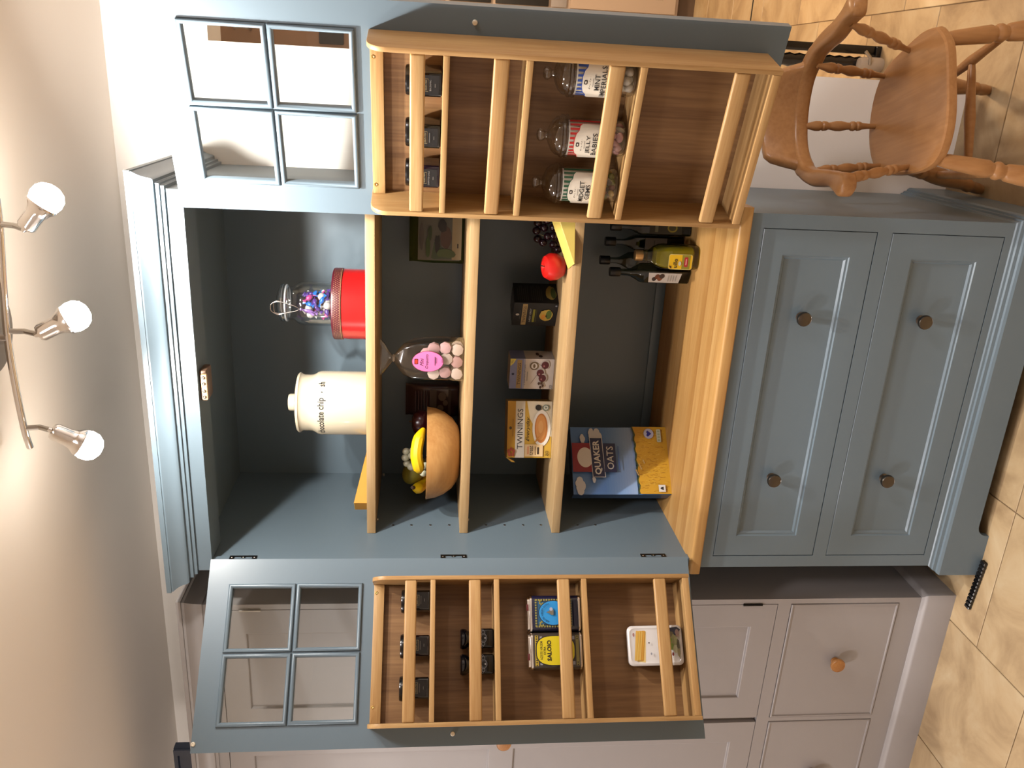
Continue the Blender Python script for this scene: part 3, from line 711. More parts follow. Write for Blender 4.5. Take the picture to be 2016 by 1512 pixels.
def oil_tin(label, a, base, art):
    loc, rz = at_door(True, a, .042, 1.1512)
    t = thing('oil_tin', label, 'tin', loc, rz, 'olive oil tins')
    w, d, h = .0865, .055, .133
    B().loft([[(x*k, y*k, zz) for x, y in rrect(w, d, .012)] for k, zz in ((1, .006), (1, h-.012))], cap=False).build('body', base, t)
    q = B()
    for z0_, z1_ in ((0, .0065), (h-.0125, h-.006)): q.loft([[(x*k, y*k, zz) for x, y in rrect(w, d, .012)] for k, zz in ((.98, z0_), (1.015, z0_+.001), (1.015, z1_-.001), (.97, z1_))])
    q.loft([[(x, y, zz) for x, y in rrect(w*.93, d*.86, .01)] for zz in (h-.0065, h-.001)]); q.build('rim', CHROME, t)
    B().box(-.022 if a > .2 else .006, -.006 if a > .2 else .022, -d*.44, -d*.3, h-.004, h+.001, .001).build('closure', pm('maroon', (96, 22, 26), .4), t)
    p = Print(plane_warp((0, -d/2-.0001, 0), (1, 0, 0), (0, 0, 1))); art(p, w, h); p.build('printed_front', t)
def art_blue(p, w, h):
    gold = (150, 140, 70)
    x = w/2-.0125
    p.rect(-w/2+.0118, w/2-.0118, .0235, h-.0185, (30, 55, 75))
    for sx in (-1, 1): p.many([ell(sx*(x+.001), .026+.0065*k, .0026, .0024, 8) for k in range(14)], gold)
    p.many([ell(-x+.0062*k, h-.021, .0022, .0024, 8) for k in range(11)], gold); p.many([ell(-x+.0062*k, .0245, .0022, .0024, 8) for k in range(11)], gold)
    p.rect(-x+.004, x-.004, .029, h-.0265, (26, 90, 130))
    for sx in (-1, 1):
        for sy in (0, 1):
            cy_ = .037 if sy == 0 else h-.035
            p.many([ell(sx*.026+.005*math.cos(k), cy_+.0045*math.sin(k), .003, .002, 8) for k in range(5)], gold)
    p.poly(ell(0, .069, .0305, .037, 36), (30, 34, 40)); p.poly(ell(0, .069, .0288, .0353, 36), (40, 150, 220))
    n_ = 'AZEITE VIRGEM EXTRA'
    for k, c_ in enumerate(n_):
        if c_ == ' ': continue
        an = math.radians(155-130*k/(len(n_)-1)); p.text(c_, .0235*math.cos(an), .069+.029*math.sin(an), .0042, (16, 26, 60), rot=an-PI/2)
    p.poly([(-.006, .074), (-.002, .079), (.001, .088), (.004, .080), (.009, .076), (.007, .069), (-.005, .069)], (120, 112, 96)); p.poly(ell(.0085, .075, .0045, .004, 10), (176, 178, 196))
    p.rect(-w/2+.012, w/2-.012, .009, .019, (20, 22, 60))
def art_yellow(p, w, h):
    x = w/2-.010
    p.rect(-x-.002, x+.002, h-.024, h-.0165, (196, 166, 40)); p.many([ell(-x+.0055*k, h-.0203, .0018, .0022, 8) for k in range(13)], (50, 40, 30))
    p.rect(-x-.002, x+.002, .0085, .016, (150, 140, 70)); p.many([ell(-x+.0055*k, .0122, .0016, .002, 8) for k in (0, 1, 11, 12)], (60, 36, 30))
    p.rect(-x-.002, x+.002, .0175, h-.0255, (60, 48, 44))
    for sx in (-1, 1):
        for cy_ in (.022, h-.031): p.rect(sx*(x-.004)-.004, sx*(x-.004)+.004, cy_-.003, cy_+.003, (150, 150, 160))
    def shape(kx, ky): return [(kx*.0335*math.copysign(abs(math.cos(t_))**.55, math.cos(t_))*(1-.10*abs(math.sin(t_))**3), .0665+ky*.0465*math.copysign(abs(math.sin(t_))**.75, math.sin(t_))) for t_ in [2*PI*k/40 for k in range(40)]]
    p.poly(shape(1.06, 1.05), (26, 22, 20)); p.poly(shape(1, 1), (226, 204, 20))
    p.text('AZEITE VIRGEM', 0, .1015, .0062, (30, 26, 18), .043, bold=.01); p.text('EXTRA', 0, .0935, .0052, (30, 26, 18), .018, bold=.01)
    p.text('SALOIO', 0, .0825, .0105, (14, 12, 10), .048, bold=.03)
oil_tin('blue and gold patterned olive oil tin with silver rim on the third shelf', .1478, pm('navy_tin', (22, 24, 56), .3, coat=.4), art_blue)
oil_tin('yellow fronted olive oil tin with silver rim on the third shelf', .2365, pm('dark_tin', (70, 60, 52), .35, coat=.4), art_yellow)
loc, rz = at_door(True, .2275, .052, .8965)
t = thing('pasta_tin', 'flat white tin printed with pasta and green vegetables on the lowest shelf', 'tin', loc, rz)
TW, TH = .093, .134
Mt = Matrix.Rotation(math.radians(-7), 4, 'X')
def slab(bb, w, h, r, y0_, y1_, e=.003): return bb.loft([[(x, y_, z) for x, z in rrect(w-2*i_, h-2*i_, r, 4, 0, h/2+.0)] for y_, i_ in ((y0_, e), (y0_+e, 0), (y1_-e*.4, 0), (y1_, e*.4))])
IV = pm('white_tin_enamel', (236, 230, 226), .25, coat=.4)
q = slab(B(), TW, TH, .012, -.004, .020); o = q.build('base', IV, t); o.rotation_euler = (math.radians(-7), 0, 0)
q = B(); q.loft([[(x, y_, z) for x, z in rrect(TW-2*i_, TH-2*i_, .012, 4, 0, TH/2)] for y_, i_ in ((-.004, -.0012), (-.010, -.0012), (-.0125, .001), (-.0135, .005), (-.0125, .0065), (-.0125, .012))]); o = q.build('lid', IV, t); o.rotation_euler = (math.radians(-7), 0, 0)
p = Print(lambda s, t_, h: Mt @ Vector((s, -.0126-h, t_)))
p.poly([(-.033, .121), (.030, .112), (.036, .1), (.034, .088), (-.040, .094), (-.038, .112)], (238, 206, 128))
for k in range(22):
    x0_ = -.034+.0015*random.random(); yy = .094+.022*k/21
    p.poly([(-.036+.004*random.random(), yy+.004), (.036-.006*random.random(), yy-.004-.003*random.random()), (.036, yy-.0025), (-.036, yy+.0052)], random.choice([(232, 178, 70), (240, 200, 104), (222, 160, 56)]))
p.poly(ell(.026, .120, .005, .0025, 10), (170, 120, 110)); p.poly(ell(.006, .083, .002, .0018, 8), (60, 30, 30)); p.poly(ell(-.020, .079, .003, .0022, 8), (150, 150, 160))
for cx_, cy_, rx, ry, c_ in [(.034, .022, .011, .016, (38, 40, 60)), (.022, .030, .012, .012, (110, 100, 70)), (.010, .022, .014, .010, (150, 146, 96)), (.012, .033, .008, .007, (112, 150, 50)), (-.004, .028, .010, .008, (122, 150, 60)), (-.010, .018, .010, .006, (184, 178, 140)), (.020, .040, .006, .005, (140, 50, 30)), (-.018, .012, .012, .004, (150, 140, 96)), (-.022, .026, .004, .003, (150, 50, 50)), (.0, .012, .014, .004, (90, 84, 56)), (.028, .012, .010, .005, (160, 130, 120))]:
    p.poly([(x*(1+.0), y) for x, y in [(cx_+rx*math.cos(a_)*(.7+.5*random.random()), cy_+ry*math.sin(a_)*(.7+.5*random.random())) for a_ in [2*PI*k/9 for k in range(9)]]], c_)
p.build('printed_lid', t)

def sweet_balls(name, label, cat, grp, loc, pts, r, mats, sc=(1, 1, 1)):
    base_o = {}
    for k, (x, y, z) in enumerate(pts):
        m = mats[k % len(mats)]
        if m.name not in base_o:
            base_o[m.name] = B().ball((0, 0, 0), r, sc, 14).build(name, m); o = base_o[m.name]
        else: o = base_o[m.name].copy(); COL.objects.link(o)
        o.location = (loc[0]+x, loc[1]+y, loc[2]+z); o.rotation_euler = (random.random()*3, random.random()*3, random.random()*3)
        tag(o, label, cat, grp)
def fill(R, r, z0_, z1_, n):
    out = []; tries = 0
    while len(out) < n and tries < 6000:
        tries += 1; a_ = random.random()*2*PI; q_ = (R-r*1.02)*(random.random()**.22)
        v = Vector((q_*math.cos(a_), q_*math.sin(a_), z0_+r+(z1_-z0_-2*r)*(random.random()**1.4)))
        if all((v-u).length > r*1.55 for u in out): out.append(v)
    return out
CANDY = [('MINT', 'IMPERIALS', (46, 84, 176), .3458, .027, .056, 'blue striped label, full of white mint balls'), ('JELLY', 'BABIES', (214, 48, 44), .2214, .034, .042, 'red striped label, pink sweets inside'), ('MIDGET', 'GEMS', (40, 96, 66), .1180, .043, .030, 'green striped label, multicoloured sweets inside')]
for n1_, n2_, col_, a_, w1, w2, lab in CANDY:
    loc, rz = at_door(False, a_, .0503, 1.1512)
    j = thing('sweet_jar', 'clear sweet jar with domed knob lid, '+lab, 'jar', loc, rz, 'sweet jars behind the third bar')
    B().lathe([(0, 0), (.030, 0), (.0345, .003), (.0362, .008), (.0362, .108), (.033, .114), (.033, .122)], 40, cap=False).build('glass_body', JARGLASS, j)
    q = B(); q.lathe([(.0335, .116), (.0425, .117), (.0428, .121), (.040, .123), (.0428, .126), (.0425, .130), (.039, .132), (.037, .140), (.030, .148), (.018, .154), (.0075, .158), (.0065, .161), (.0095, .164), (.0122, .169), (.0118, .174), (.007, .178), (0, .179)], 40, cap=False)
    q.build('lid', JARGLASS, j)
    p = Print(cyl_warp(.0364, .006), .003); e = .052
    p.rect(-e, e, .034, .1125, (232, 222, 204))
    ns = 12
    for k in range(ns):
        x = -e+2*e*k/ns; p.rect(x, x+e/ns, .040, .1105, col_)
    pl = [(-.046, .037), (.046, .037), (.046, .086), (.040, .091), (.030, .093), (.022, .099), (.010, .1025), (-.010, .1025), (-.022, .099), (-.030, .093), (-.040, .091), (-.046, .086)]
    p.poly([(x*.86, y) for x, y in pl], col_); p.poly([(x*.84, .0372+(y-.037)*.975) for x, y in pl], (236, 226, 208))
    p.poly(rrect(.008, .0065, .002, 3, 0, .0945), (50, 40, 40)); p.poly(rrect(.004, .0026, .001, 3, 0, .0945), (236, 226, 208))
    p.many([[(-.012+.004*k, .0850+.0012*(k % 2)), (-.0095+.004*k, .0862), (-.0090+.004*k, .0885-.001*(k % 3)), (-.0115+.004*k, .0865)] for k in range(6)], (100, 90, 86)); p.rect(-.007, .007, .0800, .0810, (130, 120, 114))
    p.text(n1_, 0, .0725, .0098, INK, w1, bold=.012); p.text(n2_, 0, .0600, .0098, INK, w2, bold=.012)
    p.build('label', j)
    if n1_ == 'MINT': sweet_balls('mint_ball', 'white mint ball in the blue striped sweet jar', 'sweet', 'mint balls in the blue striped jar', loc, fill(.0345, .0085, .002, .048, 34), .0085, [pm('mint_white', (240, 236, 230), .3)])
    elif n1_ == 'JELLY': sweet_balls('jelly_sweet', 'pink or clear jelly sweet in the red striped jar', 'sweet', 'jelly sweets in the red striped jar', loc, fill(.0345, .0085, .002, .06, 34), .0085, [pm('jelly_pink', (216, 150, 160), .25, coat=.5), pm('jelly_pale', (196, 190, 180), .25, coat=.5), pm('jelly_pink', (216, 150, 160), .25)], (1, .75, 1.3))
    else: sweet_balls('gem_sweet', 'small coloured gem sweet in the green striped jar', 'sweet', 'gem sweets in the green striped jar', loc, fill(.0345, .0075, .002, .05, 36), .0075, [pm('gem_red', (130, 24, 40), .2, coat=.6), pm('gem_green', (110, 130, 40), .2, coat=.6), pm('gem_dark', (40, 24, 40), .2, coat=.6), pm('gem_yellow', (190, 150, 50), .2, coat=.6)], (1, 1, .7))

# ------------------------------------------------------------------ top shelf
S1, S2, S3 = 1.695, 1.442, 1.184
CER = pm('cream_ceramic', (236, 224, 196), .18, coat=.6)
j = thing('cookie_jar', 'tall cream ceramic cookie jar with flat knob lid on the top shelf', 'jar', (.357, .265, S1))
B().lathe([(0, .001), (.080, 0), (.0855, .003), (.087, .008), (.087, .126), (.0855, .134), (.081, .141), (.0775, .148), (.0765, .156), (.0765, .172), (.0785, .178), (.081, .181)], 56, cap=False).build('body', CER, j)
B().lathe([(.0765, .1795), (.082, .1815), (.082, .185), (.0795, .188), (.060, .193), (.026, .196), (.0235, .198), (.0232, .211), (.0215, .2145), (.012, .216), (0, .216)], 56).build('lid', CER, j)
p = Print(cyl_warp(.0872, a0=-PI/2-.16), .003); ik = (26, 28, 30)
p.text('chocolate chip', .002, .1185, .0225, ik, .115, bold=.018); p.text('sh', .098, .1195, .0165, ik, .0145, bold=.018); p.poly(ell(.0745, .118, .0022, .0022, 12), ik); p.poly(ell(-.070, .118, .0022, .0022, 12), ik)
p.build('lettering', j)
RED = pm('red_tin_paint', (206, 24, 24), .28, coat=.3); MAR = pm('maroon_tin', (88, 22, 36), .35)
j = thing('red_tin', 'round bright red tin with maroon patterned lid on the top shelf', 'tin', (.634, .272, S1))
B().lathe([(0, .001), (.090, 0), (.0915, .002), (.0915, .072), (.090, .072)], 56, cap=False).build('body', RED, j)
B().lathe([(.0925, .064), (.0937, .065), (.0937, .084), (.0925, .088), (.090, .0895), (.088, .0885), (0, .0885)], 56).build('lid', MAR, j)
p = Print(cyl_warp(.0938), .006); gold = (196, 158, 110)
p.many([ell(-.13+.0062*k+(.0031 if r_ % 2 else 0), .0695+.0044*r_, .0011, .0009, 6) for k in range(43) for r_ in range(4)], gold)
for t_ in (.0652, .0662): p.rect(-.14, .14, t_, t_+.0005, gold)
p.build('lid_pattern', j)
p = Print(cyl_warp(.0917), .004); cr_ = (226, 206, 156)
p.poly([(-.148, .004), (-.112, .004), (-.118, .018), (-.118, .032), (-.109, .056), (-.134, .052), (-.134, .058), (-.150, .058)], cr_)
for k in range(5): p.rect(-.142, -.128, .014+.007*k, .0155+.007*k, (150, 132, 96))
p.text('mos', -.129, .029, .006, (120, 104, 76), .012); p.build('label', j)
SW = {}
zt_ = S1+.0893
j = thing('clip_top_jar', 'clip top glass jar of purple and blue wrapped sweets standing on the red tin', 'jar', (.629, .285, zt_))
B().lathe([(0, .002), (.050, 0), (.056, .003), (.058, .010), (.058, .078), (.055, .090), (.047, .101), (.044, .106), (.044, .118), (.0475, .120), (.0475, .123)], 44, cap=False).build('glass_body', JARGLASS, j)
B().lathe([(.0475, .1245), (.0485, .126), (.0485, .137), (.044, .140), (.030, .146), (.014, .148), (0, .148)], 44).build('lid', JARGLASS, j)
B().lathe([(.045, .1195), (.0485, .1205), (.0485, .1245), (.045, .1255)], 40, cap=False).build('rubber_seal', pm('pale_rubber', (140, 142, 144), .6), j)
q = B()
q.tube(cubic([(-.014, -.0505, .147), (-.015, -.0515, .128), (-.011, -.054, .112), (-.006, -.057, .094), (0, -.0585, .085), (.006, -.057, .094), (.011, -.054, .112), (.015, -.0515, .128), (.014, -.0505, .147), (0, -.051, .149), (-.014, -.0505, .147)], 4), .0011, 8)
q.tube(cubic([(-.016, -.051, .130), (-.018, -.051, .140), (-.010, -.052, .154), (0, -.053, .157), (.010, -.052, .154), (.018, -.051, .140), (.016, -.051, .130)], 4), .0011, 8)
q.tube([(.0495*math.cos(t_), .0495*math.sin(t_), .131) for t_ in [2*PI*k/40 for k in range(40)]], .0009, 6, closed=True)
q.build('wire_clip', CHROME, j)
def wrapped(m, sc):
    q = B(); q.ball((0, 0, 0), .0105, sc, 12)
    for sx in (-1, 1): q.loft([[(sx*(.0095*sc[0]+u), w_*math.cos(t_)*.9, w_*math.sin(t_)*.35) for t_ in [2*PI*k/8 for k in range(8)]] for u, w_ in ((0, .003), (.003, .0035), (.008, .008), (.0085, .0075))])
    return q.build('wrapped_sweet', m)
kinds = [(pm('wrap_purple', (92, 60, 150), .25, coat=.5), (1, .6, .6), 'purple wrapped sweet in the clip top jar'), (pm('wrap_white', (214, 210, 206), .3, coat=.4), (1, 1, 1), 'white wrapped sweet in the clip top jar'), (pm('wrap_blue', (30, 116, 214), .25, coat=.5), (1, .6, .6), 'bright blue wrapped sweet in the clip top jar'), (pm('wrap_pink', (196, 70, 140), .3, coat=.5), (1, .7, .7), 'pink wrapped sweet in the clip top jar'), (pm('wrap_lilac', (150, 110, 186), .25, coat=.5), (1.5, .4, .6), 'lilac wrapped sweet in the clip top jar')]
pts = fill(.045, .0115, .004, .080, 44)
for k, v in enumerate(pts):
    ki = [0, 1, 0, 2, 3, 0, 4, 1, 3, 2, 0][k % 11]; m_, sc_, lab = kinds[ki]
    if ki not in SW: SW[ki] = wrapped(m_, sc_); o = SW[ki]
    else: o = SW[ki].copy(); COL.objects.link(o)
    o.location = (.629+v.x*.86, .285+v.y*.86, zt_+v.z*.98); o.rotation_euler = (random.random()*6, random.random()*6, random.random()*6); tag(o, lab, 'sweet', lab.split(' in')[0]+'s in the clip top jar')
CH1 = pm('cheese_pale', (244, 214, 110), .5, sss=.1); CH2 = pm('cheese_orange', (222, 160, 46), .5, sss=.1)
def cheese(label, loc, rz, L, wd, h):
    """block lying like a ramp: high end at x=0, thin edge at x=L"""
    q = B(); t = bmesh.new(); v = [t.verts.new(c_) for c_ in ((0, 0, 0), (L, 0, 0), (L, wd, 0), (0, wd, 0), (0, 0, h), (L, 0, .002), (L, wd, .002), (0, wd, h))]
    for i_ in ((3, 2, 1, 0), (0, 1, 5, 4), (1, 2, 6, 5), (2, 3, 7, 6), (3, 0, 4, 7), (4, 5, 6, 7)): t.faces.new([v[k] for k in i_])
    bmesh.ops.bevel(t, geom=t.edges[:], offset=.0008, segments=1, affect='EDGES')
    bm_ = t; q.merge(bm_)
    o = q.build('cheese_wedge', [CH1, CH2], None, loc, rz)
    for pl_ in o.data.polygons:
        if pl_.normal.y < -.7 or pl_.normal.x < -.7: pl_.material_index = 1
    return tag(o, label, 'cheese')
cheese('yellow cheese wedge lying at the end of the top shelf', (.101, .170, S1), math.radians(50), .20, .05, .037)
cheese('pale yellow cheese wedge lying beside the red apple', (.893, .244, S3), math.radians(180+21), .140, .085, .052).rotation_euler = (0, 0, math.radians(180+21))

# ------------------------------------------------------------------ second shelf
BW = wood('turned_bowl_wood', (222, 172, 108), (192, 138, 80), 'x', .35, .5)
bc_ = (.199, .288)
j = thing('fruit_bowl', 'pale turned wooden bowl of fruit on the second shelf', 'bowl', (*bc_, S2))
B().lathe([(0, .001), (.060, 0), (.078, .006), (.100, .022), (.117, .045), (.127, .068), (.1315, .094), (.1285, .0945), (.124, .068), (.112, .045), (.092, .024), (.06, .012), (0, .010)], 64, cap=False).build('bowl', BW, j)
def banana(label, pts, r, m, loc):
    P_ = cubic(pts, 6); n_ = len(P_)
    R_ = [r*min(1, .35+1.9*min(i_/(n_-1), 1-i_/(n_-1))*1.6) for i_ in range(n_)]
    o = thing('banana', label, 'banana', loc)
    B().tube(P_, R_, 10).build('peel', m, o); e = P_[0]; d = (P_[0]-P_[1]).normalized()
    B().tube([e-d*.003, e+d*.010], [.0062, .0048], 8).build('stem', pm('banana_stem', (84, 56, 24), .6), o); return o
YEL = pm('banana_yellow', (250, 206, 10), .4); OCH = pm('fruit_ochre', (190, 160, 40), .45)
banana('bright yellow banana lying along the front rim of the bowl', [(-.015, -.09, .112), (.012, -.113, .116), (.045, -.112, .122), (.078, -.088, .117), (.10, -.06, .103)], .0165, YEL, (*bc_, S2))
banana('yellow banana with brown stem end at the bowl rim', [(-.088, -.045, .128), (-.100, -.02, .112), (-.095, .015, .100), (-.07, .045, .09)], .0165, YEL, (*bc_, S2))
j = thing('mango', 'yellow green mango behind the pale grapes', 'mango', (bc_[0]-.058, bc_[1]+.005, S2+.128))
q = B(); q.ball((0, 0, 0), .036, (1.25, .9, .85), 20, rot=Matrix.Rotation(.5, 3, 'Y')); q.build('skin', pm('mango_skin', (150, 140, 44), .45), j)
B().tube([(.036, 0, -.03), (.044, 0, -.034)], .002, 6).build('stem', pm('banana_stem', (84, 56, 24)), j)
j = thing('apple', 'dark maroon apple in the shade at the back of the bowl', 'apple', (bc_[0]+.085, bc_[1]+.020, S2+.105))
APP = [(0, -.026), (.012, -.029), (.026, -.022), (.035, -.005), (.0355, .012), (.028, .026), (.014, .0315), (.005, .028), (0, .023)]
B().lathe(APP, 28, cap=False).build('skin', pm('apple_maroon', (64, 14, 20), .25), j); B().tube([(0, 0, .024), (.003, 0, .040)], .0014, 6).build('stem', pm('banana_stem', (84, 56, 24)), j)
gp = [(0, 0, 0), (.017, .006, .008), (-.014, .004, .009), (.004, -.012, -.010), (.020, -.004, -.010), (-.016, -.006, -.012), (.034, 0, .004), (.010, .008, .024), (-.004, -.010, -.026), (-.026, -.006, -.022), (.026, .010, .022), (-.008, .012, .02)]
def grapes(label, loc, m, r=.0095, k=1.0):
    g_ = thing('grape_bunch', label, 'grapes', loc); g0 = None
    for v in gp:
        if g0 is None: g0 = B().ball((0, 0, 0), r, (1, 1, 1.08), 14).build('grape', m, g_); o = g0
        else: o = g0.copy(); COL.objects.link(o); o.parent = g_
        o.location = Vector(v)*k
    B().tube(cubic([(0, .004, .01), (.004, .008, .02), (.012, .012, .03)], 3), .0014, 6).build('stalk', pm('stalk', (96, 84, 40), .6), g_); return g_
grapes('bunch of pale green grapes in the wooden bowl', (bc_[0]-.005, bc_[1]-.055, S2+.126), pm('grape_pale', (206, 204, 176), .35, sss=.1), .0105, 1.1)
def bag(name, label, loc, rz, w, d, h, m, art=None, top=.7):
    g_ = thing(name, label, 'packet', loc, rz)
    lp_ = []
    for t_, k, kd in ((0, .97, .75), (.03, 1, .95), (.25, 1.01, 1.08), (.55, .99, 1.0), (.82, .98, .7), (.93, .97, .25), (1, .98, .06)):
        lp_.append([(x*k+.0012*math.sin(9*t_+x*90), y*kd+.0015*math.sin(23*t_+x*140), t_*h) for x, y in rrect(w, d, min(w, d)*.3)])
    B().loft(lp_).build('bag', m, g_, sharp=60)
    if art:
        p = Print(lambda s, t_, hh: Vector((s, -(d/2)*(1.10-.55*max(0, (t_/h-.5))**1.5*2)-.001-hh, t_)), .01); art(p, w, h); p.build('printed_front', g_)
    return g_
def art_green(p, w, h):
    p.rect(-w*.44, w*.44, .012, h*.84, (112, 108, 98)); p.rect(-w*.42, w*.36, .008, .034, (196, 172, 130)); p.rect(-.030, -.018, .016, .020, (90, 76, 60))
    for cx_, cy_, rx, ry, c_ in [(.0, .05, .030, .016, (92, 62, 54)), (-.02, .075, .026, .007, (22, 14, 18)), (.03, .06, .018, .012, (30, 22, 24)), (-.03, .1, .03, .007, (70, 92, 46)), (.01, .095, .02, .006, (60, 74, 44)), (-.046, .05, .012, .03, (88, 104, 60)), (0, .118, .04, .006, (92, 84, 82))]:
        p.poly([(cx_+rx*math.cos(a_)*(.8+.35*random.random()), cy_+ry*math.sin(a_)*(.8+.35*random.random())) for a_ in [2*PI*k/11 for k in range(11)]], c_)
bag('snack_packet', 'green edged see through snack packet at the back of the second shelf', (.788, .452, S2), .12, .148, .05, .152, pm('packet_green', (52, 72, 24), .3, coat=.4), art_green)
def art_brown(p, w, h):
    p.rect(-w*.4, w*.4, h*.42, h*.55, (96, 84, 78)); p.rect(-w*.40, w*.42, h*.15, h*.2, (88, 72, 66))
    for cx_, cy_, r_ in ((.02, .05, .012), (-.018, .055, .010), (.0, .04, .008)): p.poly(ell(cx_, cy_, r_*1.2, r_, 9), (120, 104, 92))
    p.many([[(-.036, .09+.009*k), (.036, .09+.009*k), (.036, .094+.009*k), (-.036, .094+.009*k)] for k in range(5)], (70, 34, 34))
bag('snack_packet', 'dark maroon snack packet behind the wooden bowl', (.297, .458, S2), -.05, .104, .045, .158, pm('packet_maroon', (58, 26, 28), .3, coat=.4), art_brown)
# tied cellophane bag of pink and white nougat
ng = (.496, .245, S2)
g_ = thing('sweet_bag', 'cellophane bag of pink and white sweets tied at the neck', 'bag', (*ng,), -.04)
lp_ = []
for t_, kx, ky in ((0, .90, .85), (.004, .97, 1), (.06, 1.0, 1.05), (.10, .98, 1.0), (.135, .93, .85), (.16, .72, .62), (.175, .40, .40), (.185, .16, .22), (.190, .15, .2), (.198, .34, .3), (.210, .70, .30), (.222, .92, .22)):
    lp_.append([(x*kx+.002*math.sin(31*t_+x*120)-(.0 if t_ < .15 else .0), y*ky+.002*math.sin(50*t_+x*160), t_) for x, y in rrect(.112, .062, .014, 5)])
B().loft(lp_, cap=False).build('film', FILM, g_, sharp=60)
B().lathe([(.0085, -.003), (.0105, 0), (.0085, .003)], 14, Matrix.Translation((0, 0, .187)), cap=False).build('tie', pm('tie_white', (230, 226, 220), .5), g_)
p = Print(lambda s, t_, h: Vector((s, -.0345-.004*math.cos(s*30)-h, t_)), .008)
PK, PL = (226, 120, 180), (40, 20, 36)
p.poly([(x, y) for x, y in ell(.006, .0960, .0290, .0415, 32)], (150, 40, 60)); p.poly(ell(.006, .0960, .0280, .0405, 32), PK)
p.poly(rrect(.015, .010, .002, 3, .006, .126), (60, 10, 14)); p.poly(rrect(.012, .0075, .002, 3, .006, .126), (190, 50, 30))
p.text('Mini', .005, .112, .0095, PL, .022, shear=.4); p.text('Croquants', .007, .098, .0095, PL, .040, shear=.4); p.rect(-.004, .020, .0765, .0778, PL); p.rect(.002, .018, .0735, .0745, PL); p.rect(.004, .015, .058, .059, PL); p.build('label', g_)
NG = [pm('nougat_white', (238, 222, 214), .6), pm('nougat_pink', (226, 186, 190), .6)]
def octo(m):
    t = [(.0165*math.cos(PI/8+k*PI/4), .0165*math.sin(PI/8+k*PI/4)) for k in range(8)]
    return B().prism(t, -.006, .006, 'xz', bev=.0012).build('nougat_piece', m)
no = {}
for k, (x, z) in enumerate([(-.034, .018), (-.001, .019), (.033, .018), (-.030, .050), (.008, .046), (.038, .050), (-.034, .080), (.036, .080), (.002, .074), (.020, .100)]):
    for dy in (-.021, .006):
        if dy > 0 and k % 2: continue
        m_ = k % 2 if dy < 0 else 0
        if m_ not in no: no[m_] = octo(NG[m_]); o = no[m_]
        else: o = no[m_].copy(); COL.objects.link(o)
        o.location = (ng[0]+x, ng[1]+dy+.003*random.random(), ng[2]+z); o.rotation_euler = (random.uniform(-.3, .3), random.random()*3, random.uniform(-.3, .3))
        tag(o, '%s nougat piece in the tied cellophane bag' % ('white', 'pink')[m_], 'sweet', '%s nougat pieces in the cellophane bag' % ('white', 'pink')[m_])

# ------------------------------------------------------------------ third shelf
def carton(name, label, c0, c1, w, d, h, z, m, art, side=None, top=True):
    """carton whose front bottom edge runs from c0 to c1"""
    an = math.atan2(c1[1]-c0[1], c1[0]-c0[0])
    g_ = thing(name, label, 'box', ((c0[0]+c1[0])/2, (c0[1]+c1[1])/2, z), an)
    B().box(-w/2, w/2, 0, d, 0, h, .0008, 1).build('carton', m, g_)
    p = Print(plane_warp((0, -.0001, 0), (1, 0, 0), (0, 0, 1))); art(p, w, h); p.build('printed_front', g_)
    if side:
        p = Print(plane_warp((w/2+.0001, d/2, 0), (0, 1, 0), (0, 0, 1))); side(p, d, h); p.build('printed_side', g_)
    return g_
def art_every(p, w, h):
    G = (206, 156, 34)
    p.rect(-w/2, w/2, 0, h, (216, 172, 60)); p.poly([(-.02, 0), (w/2, 0), (w/2, .072), (.03, .062), (-.01, .04)], (236, 224, 196))
    p.rect(-w/2, w/2, h*.82, h, G); p.rect(-w/2, w/2, h*.61, h*.82, (238, 234, 222))
    p.text('TWININGS', .0015, h*.715, .0158, INK, .115); p.rect(-.020, .030, h*.868, h*.882, (150, 112, 26)); p.poly(ell(.004, h*.93, .0045, .004, 8), (90, 70, 20))
    p.text('Everyday', .001, h*.535, .0125, (40, 32, 24), .070, shear=.45)
    p.poly(ell(.004, h*.23, .052, .026, 32), (244, 238, 226)); p.poly(ell(.004, h*.24, .042, .0185, 32), (206, 130, 60)); p.poly(ell(.006, h*.245, .036, .0148, 32), (226, 158, 86)); p.poly(ell(.008, h*.25, .018, .007, 20), (236, 176, 106))
    p.poly([(-.040, h*.40), (-.022, h*.33), (-.018, h*.27), (-.034, h*.34)], (210, 146, 60))
    p.rect(-.0765, -.042, h*.19, h*.60, (232, 200, 150)); p.rect(-.070, -.048, h*.51, h*.545, (220, 150, 110)); p.text('treat', -.059, h*.455, .010, INK, .026); p.rect(-.070, -.050, h*.28, h*.32, (60, 44, 30)); p.rect(-.072, -.048, h*.36, h*.372, (120, 90, 60))
    p.text('80', -.067, h*.10, .010, INK); p.poly(ell(.063, h*.315, .0085, .0085, 20), (20, 18, 18)); p.poly(ell(.063, h*.145, .0088, .0088, 20), (90, 120, 110)); p.poly(ell(.063, h*.145, .0068, .0068, 20), (214, 214, 200)); p.poly([(.0665, h*.17), (.060, h*.15), (.064, h*.115)], (90, 120, 110))
    for a_ in range(5): p.poly(ell(-.064+.008*math.cos(1.26*a_), h*.91+.008*math.sin(1.26*a_), .006, .004, 8), (166, 66, 40))
g_ = carton('tea_box', 'golden yellow tea box with torn open lid and printed cup of tea', (.204, .249), (.359, .295), .161, .075, .126, S3, pm('card_gold', (206, 160, 50), .35, coat=.3), art_every)
q = B(); q.prism([(-.0800, .126), (-.0818, .1275), (-.0935, .112), (-.0950, .101), (-.0900, .107)], .004, .045, 'xz'); q.build('torn_flap', pm('card_gold', (206, 160, 50)), g_)
B().box(-.075, .075, .004, .071, .124, .1245).build('open_lid', pm('card_inside', (120, 92, 50), .7), g_)
